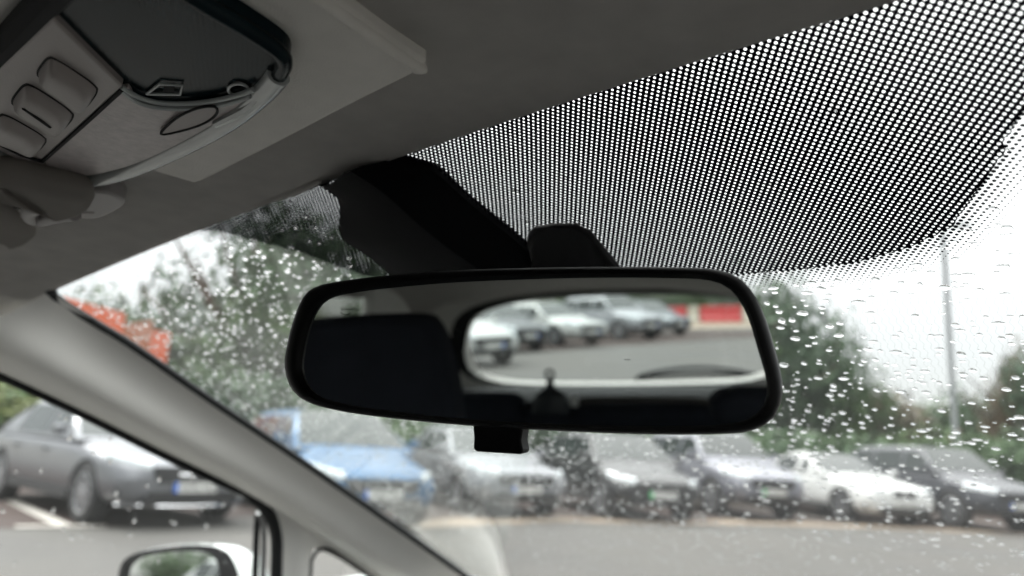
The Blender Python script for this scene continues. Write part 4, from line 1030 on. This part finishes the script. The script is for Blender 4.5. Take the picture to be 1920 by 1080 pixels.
# ------------------------------------------------------------------ lamp post
def by_px_(px, top, D):
    d = ray(px, top); return CAM.z + d.z * D / Vector((d.x, d.y, 0)).length
base = Zp(1797, 905, 0); dirn = (Vector((base.x, base.y, 0)) - Vector((CAM.x, CAM.y, 0))).normalized()
LB = Vector((CAM.x, CAM.y, 0)) + dirn * 27.0
M['galv'] = mat('galvanised_steel', (0.13, 0.14, 0.145), 0.5, metal=0.2, var=0.08, vscale=6)
LH = by_px_(1779, 440, 27.0)
lamp = empty('lamp_post', LB, 'tall grey lamp post rising into the sky beyond the parked cars', 'lamp post')
mb = MB(); mb.tube([Vector((0, 0, 0)), Vector((0, 0, 1.2)), Vector((0, 0, 1.25)), Vector((0, 0, LH))], [0.115, 0.115, 0.09, 0.075], 14); mb.build('pole', M['galv'], lamp)
mb = MB(); mb.tube(catmull([Vector((0, 0, LH - 0.05)), Vector((0.03, 0, LH + 0.15)), Vector((0.15, 0.02, LH + 0.25)), Vector((0.35, 0.05, LH + 0.28))], 5), 0.04, 8); mb.build('arm', M['galv'], lamp)
mb = MB(); mb.box((0.55, 0.07, LH + 0.28), (0.5, 0.22, 0.10)); mb.build('lamp_head', M['galv'], lamp, bevel=0.04)

# ------------------------------------------------------------------ trees
def leaf_mat(name, c, c2):
    c = tuple(k * 0.85 for k in c); c2 = tuple(k * 0.85 for k in c2)
    m = bpy.data.materials.new(name); m.use_nodes = True; nt = m.node_tree; N = nt.nodes; L = nt.links; b = N['Principled BSDF']
    tcn = N.new('ShaderNodeTexCoord'); n = N.new('ShaderNodeTexNoise'); n.inputs['Scale'].default_value = 0.8; n.inputs['Detail'].default_value = 6
    L.new(tcn.outputs['Object'], n.inputs['Vector'])
    r = N.new('ShaderNodeMapRange'); r.inputs['From Min'].default_value = 0.35; r.inputs['From Max'].default_value = 0.65; L.new(n.outputs['Fac'], r.inputs['Value'])
    mx = N.new('ShaderNodeMix'); mx.data_type = 'RGBA'; mx.inputs[6].default_value = (*c, 1); mx.inputs[7].default_value = (*c2, 1)
    L.new(r.outputs[0], mx.inputs[0]); L.new(mx.outputs[2], b.inputs['Base Color']); b.inputs['Roughness'].default_value = 0.6; return m
LEAF = {'dark': leaf_mat('dark_leaves', (0.008, 0.042, 0.010), (0.026, 0.076, 0.013)), 'mid': leaf_mat('mid_leaves', (0.018, 0.060, 0.009), (0.048, 0.104, 0.012)),
        'lime': leaf_mat('yellow_green_leaves', (0.065, 0.095, 0.015), (0.14, 0.16, 0.03)), 'autumn': leaf_mat('russet_leaves', (0.06, 0.05, 0.018), (0.11, 0.07, 0.025))}
M['bark'] = mat('bark', (0.08, 0.065, 0.05), 0.9, var=0.3, vscale=8)
def crown_mesh(seed, n=4200, squash=1.0):
    r = random.Random(seed); vs, fs = [], []
    lobes = [(Vector((r.uniform(-.55, .55), r.uniform(-.55, .55), r.uniform(0.15, 0.95))), r.uniform(0.25, 0.5)) for _ in range(16)]
    for k in range(n):
        c, rad = r.choice(lobes); d = Vector((r.gauss(0, 1), r.gauss(0, 1), r.gauss(0, 1))).normalized()
        p = c + d * rad * r.uniform(0.55, 1.08) * Vector((1, 1, 0.8)).length / 1.6
        p.z = p.z * squash
        s = r.uniform(0.018, 0.045)
        a = Vector((r.gauss(0, 1), r.gauss(0, 1), r.gauss(0, 1))).normalized(); b = a.cross(d).normalized() if a.cross(d).length > 0.01 else Vector((1, 0, 0)); a2 = b.cross(a)
        base = len(vs); vs += [p + b * s, p + a * s * 0.7, p - b * s, p - a * s * 0.7 + a2 * s * 0.4]; fs.append((base, base + 1, base + 2, base + 3))
    me = bpy.data.meshes.new('crown'); me.from_pydata([tuple(v) for v in vs], [], fs); me.materials.append(None); return me
CROWN = [crown_mesh(s) for s in (1, 2, 3, 4)]
def trunk_mesh(seed):
    r = random.Random(seed); mb = MB()
    mb.tube([Vector((0, 0, 0)), Vector((0.01, 0, 0.3)), Vector((-0.01, 0.02, 0.6)), Vector((0, 0, 0.9))], [0.035, 0.026, 0.018, 0.006], 8)
    for _ in range(6):
        z = r.uniform(0.3, 0.65); a = r.uniform(0, 2 * pi)
        mb.tube([Vector((0, 0, z)), Vector((0.18 * cos(a), 0.18 * sin(a), z + 0.12)), Vector((0.36 * cos(a), 0.36 * sin(a), z + 0.3))], [0.014, 0.009, 0.004], 6)
    me = mb.mesh('trunk'); shade(me); me.materials.append(M['bark']); return me
TRUNK = [trunk_mesh(5), trunk_mesh(6)]
def tree_at(loc, h, wd, kind, label, seed, bush=False, group='trees beyond the car park', name=None, cat='tree'):
    root = empty(name or ('bush' if bush else 'tree'), loc, label, cat, group, rz=seed * 1.3)
    if not bush:
        t = bpy.data.objects.new('trunk', TRUNK[seed % 2]); link(t, root); t.scale = (h, h, h * 0.95)
    c = bpy.data.objects.new('crown', CROWN[seed % 4]); link(c, root)
    c.scale = (wd / 1.7, wd / 1.7, h / 1.36 if bush else h * 0.67)
    c.location = (0, 0, 0 if bush else h * 0.16)
    c.material_slots[0].link = 'OBJECT'; c.material_slots[0].material = LEAF[kind]
def by_px(px, top, D):
    """ground point at distance D behind pixel column px, and the height that reaches pixel row top"""
    d = ray(px, top); hd = Vector((d.x, d.y, 0)); k = D / hd.length
    return Vector((CAM.x + d.x * k, CAM.y + d.y * k, 0)), CAM.z + d.z * k
TL = [ # px, top row, distance, width, leaf, label
    (30, 600, 44, 9, 'mid', 'mid green tree low behind the orange-fronted store'),
    (150, 545, 46, 9, 'mid', 'rounded tree above the orange fascia at the far left'),
    (245, 566, 46, 6, 'dark', 'dark tree beside the pale sky gap at far left'),
    (345, 612, 44, 8, 'mid', 'lower tree filling the dip left of the tall trees'),
    (492, 365, 30, 6.3, 'dark', 'tall dark tree reaching the printed glass band on the left'),
    (575, 410, 33, 9.5, 'mid', 'tall leafy tree left of the mirror'),
    (1425, 500, 35, 4.5, 'dark', 'tree top showing just over the right mirror corner'),
    (500, 560, 29, 6, 'mid', 'bushy tree low beside the left tall trees'),
    (660, 450, 32, 9, 'dark', 'dense tree partly hidden by the mirror edge'),
    (760, 520, 30, 8, 'dark', 'dark tree behind the blue car'),
    (860, 560, 30, 8, 'mid', 'green tree behind the gap right of the blue car'),
    (960, 600, 30, 8, 'dark', 'dark tree behind the silver car'),
    (1070, 600, 31, 8, 'mid', 'green tree behind the black car'),
    (1170, 580, 33, 8, 'dark', 'dark tree behind the black car nose'),
    (1280, 560, 33, 8, 'mid', 'green tree behind the lavender car'),
    (1380, 540, 34, 8, 'dark', 'dark tree just hidden by the right mirror edge'),
    (1478, 530, 36, 4.6, 'dark', 'tall tree standing just right of the mirror'),
    (1545, 590, 38, 4.4, 'dark', 'tree sloping down right of the tall one'),
    (1590, 685, 38, 4, 'mid', 'small tree right of the tall tree by the mirror'),
    (1655, 725, 42, 7.5, 'autumn', 'russet tree in the low treeline'),
    (1730, 735, 44, 6.5, 'mid', 'low tree left of the lamp post'),
    (1835, 730, 42, 5.0, 'dark', 'low dark tree right of the lamp post'),
    (1910, 655, 38, 3.2, 'autumn', 'olive and russet tree at the right edge'),
    (2010, 640, 36, 4.5, 'dark', 'dark tree beyond the right edge of the windscreen view'),
]
for i, (px, top, D, wd, kd, lb) in enumerate(TL):
    p, h = by_px(px, top, D); tree_at(p, h, wd, kd, lb, i + 1)
BU = [(1440, 790, 24, 6, 'mid'), (1540, 800, 25, 6, 'dark'), (1640, 805, 26, 6, 'mid'), (1740, 800, 27, 6, 'mid'), (1840, 795, 28, 6, 'mid'), (1930, 790, 29, 6, 'dark'), (1240, 775, 23, 6, 'dark'), (1130, 765, 22, 6, 'mid'), (1000, 760, 21, 5.5, 'dark'), (880, 755, 20, 5, 'dark'), (760, 745, 20, 5, 'mid'), (1340, 785, 23, 6, 'dark'), (560, 690, 24, 6, 'dark'), (440, 660, 27, 5, 'mid')]
BL = ['bush between the white coupe and the tall tree by the mirror', 'dark bush just above the roof of the white coupe', 'bush above the bonnet of the white coupe', 'bush at the foot of the lamp post', 'bush above the roof of the dark grey car', 'bush at the right picture edge behind the dark grey car', 'dark bush behind the bonnet of the black car', 'bush behind the roof of the black car', 'dark bush behind the silver car bonnet', 'dark bush in the gap between the blue and silver cars', 'bush behind the blue car', 'dark bush behind the lavender silver car', 'dark bush above the pillar left of the mirror', 'bush below the sky gap at the left of the windscreen']
for i, (px, top, D, wd, kd) in enumerate(BU):
    p, h = by_px(px, top, D); tree_at(p, h, wd, kd, BL[i], i + 3, bush=True, group='hedge bushes behind the cars', cat='bush')
for i, (px, top, D, wd) in enumerate([(-40, 690, 19, 5), (25, 715, 18, 4.5), (110, 748, 19, 4.5), (200, 760, 19, 5)]):
    p, h = by_px(px, top, D); tree_at(p, h, wd, 'lime' if i < 2 else 'mid', ['yellow-green bush at the far left edge of the side window', 'bright yellow-green bush above the silver saloon roof', 'green bush behind the silver saloon roof', 'green bush hidden by the pale pillar'][i], i + 7, bush=True, group='bushes behind the silver saloon', cat='bush')
tree_at(Vector((-17.0, 4.4, 0)), 1.9, 3.6, 'mid', 'low green bush directly behind the silver saloon boot', 4, bush=True, group='bushes behind the silver saloon', cat='bush')  # added to block the store's orange reflection in the blue car's windows
# trees behind the car: above the barriers in the mirror and in the wing mirror
ORD = ['leftmost', 'second', 'middle', 'fourth', 'rightmost']
for i in range(5):
    x = -4 + i * 6.0; y = P0.y - 8 - (i % 3) * 2
    tree_at(Vector((x, y, 0)), 7 + (i * 37 % 5), 8.5, ('mid', 'dark', 'mid')[i % 3], '%s of the trees behind the red and white barriers in the mirror' % ORD[i], i + 2, group='trees behind the barriers')
    tree_at(Vector((x + 3, y + 3, 0)), 3.6, 8.0, ('dark', 'mid')[i % 2], '%s of the hedge bushes just over the barriers in the mirror' % ORD[i], i + 5, bush=True, group='hedge bushes behind the barriers', cat='bush')
for i in range(4):
    tree_at(Vector((-7.5 - i * 3.2, -25 + i * 1.2, 0)), 2.2, 3.6, ('mid', 'lime', 'dark', 'mid')[i], ['low bush at the inner end of the hedge shown in the door mirror', 'yellow-green low bush of the hedge shown in the door mirror', 'dark low bush of the hedge shown in the door mirror', 'low bush at the outer end of the hedge shown in the door mirror'][i], i + 2, bush=True, group='low hedge reflected in the door mirror', cat='bush')
for i in range(2):
    tree_at(Vector((-25 - i * 3, -19 + i * 7.0, 0)), 5.5 + i, 6, ('mid', 'lime')[i], ['green tree beyond the passenger side behind the car', 'yellow-green tree beyond the passenger side level with the seats'][i], i + 9, group='trees along the passenger side')

# ------------------------------------------------------------------ buildings
M['orange'] = mat('orange_cladding', (0.56, 0.10, 0.035), 0.5, var=0.06, vscale=0.5)
M['maroon'] = mat('brown_cladding', (0.13, 0.062, 0.045), 0.6, var=0.08, vscale=0.5)
M['terracotta'] = mat('terracotta_cladding', (0.34, 0.12, 0.065), 0.6, var=0.08, vscale=0.5)
M['cream'] = mat('cream_render', (0.24, 0.235, 0.18), 0.8, var=0.06, vscale=0.4)
M['bwin'] = mat('building_window', (0.08, 0.10, 0.10), 0.1, coat=0.5)
a0, h0 = by_px(112, 554, 24); a1, h1 = by_px(236, 588, 24.4); a2, h2 = by_px(288, 600, 24.7); a3, h3 = by_px(322, 612, 25)
store = empty('retail_store', (a1.x, a1.y, 0), 'low store with orange fascia and brown wall at the far left', 'store')
def seg(a, b, z0, z1a, z1b, m, name, dep=9):
    back = Vector(((a + b) / 2 - CAM).to_2d().normalized().to_3d()) * dep
    mb = MB(); A, B = a.copy(), b.copy()
    v = [Vector((A.x, A.y, z0)), Vector((B.x, B.y, z0)), Vector((B.x, B.y, z1b)), Vector((A.x, A.y, z1a))]
    mb.prism([q - store.location for q in v], back); mb.build(name, m, store, smooth=False)
seg(a0, a1, 1.9, h0, h1, M['orange'], 'fascia')
seg(a0, a1, 0.0, 1.89, 1.89, M['maroon'], 'wall', 8.9)
seg(a1 + (a2 - a1) * 0.02, a2, 0.0, h1 - 0.3, h2, M['terracotta'], 'wall')
seg(a2 + (a3 - a2) * 0.02, a3, h2 - 1.6, h2 - 0.3, h3 - 0.2, M['orange'], 'fascia', 8)
seg(a2 + (a3 - a2) * 0.02, a3, 0.0, h2 - 1.62, h2 - 1.62, M['maroon'], 'wall', 7.9)
b0, hb = by_px(500, 445, 60); b1, _ = by_px(610, 480, 60)
bl = empty('cream_building', (b0.x, b0.y, 0), 'pale cream tower building glimpsed between the tall trees on the left', 'building')
def cbx(a, b, z0, z1, m, name, dep, out=0.0):
    t = (b - a).normalized(); n = Vector((t.y, -t.x, 0))
    if n.dot(a - CAM) < 0: n = -n
    mb = MB(); mb.prism([q - bl.location - n * out for q in (Vector((a.x, a.y, z0)), Vector((b.x, b.y, z0)), Vector((b.x, b.y, z1)), Vector((a.x, a.y, z1)))], n * dep); return mb.build(name, m, bl, smooth=False)
cbx(b0, b1, 0, hb, M['cream'], 'wall', 8)
for fz in range(1, 6):
    for q in (0.2, 0.5, 0.8):
        a_ = b0.lerp(b1, q - 0.08); b_ = b0.lerp(b1, q + 0.08); cbx(a_, b_, fz * 3.0, fz * 3.0 + 1.4, M['bwin'], 'window', 0.1, 0.06)
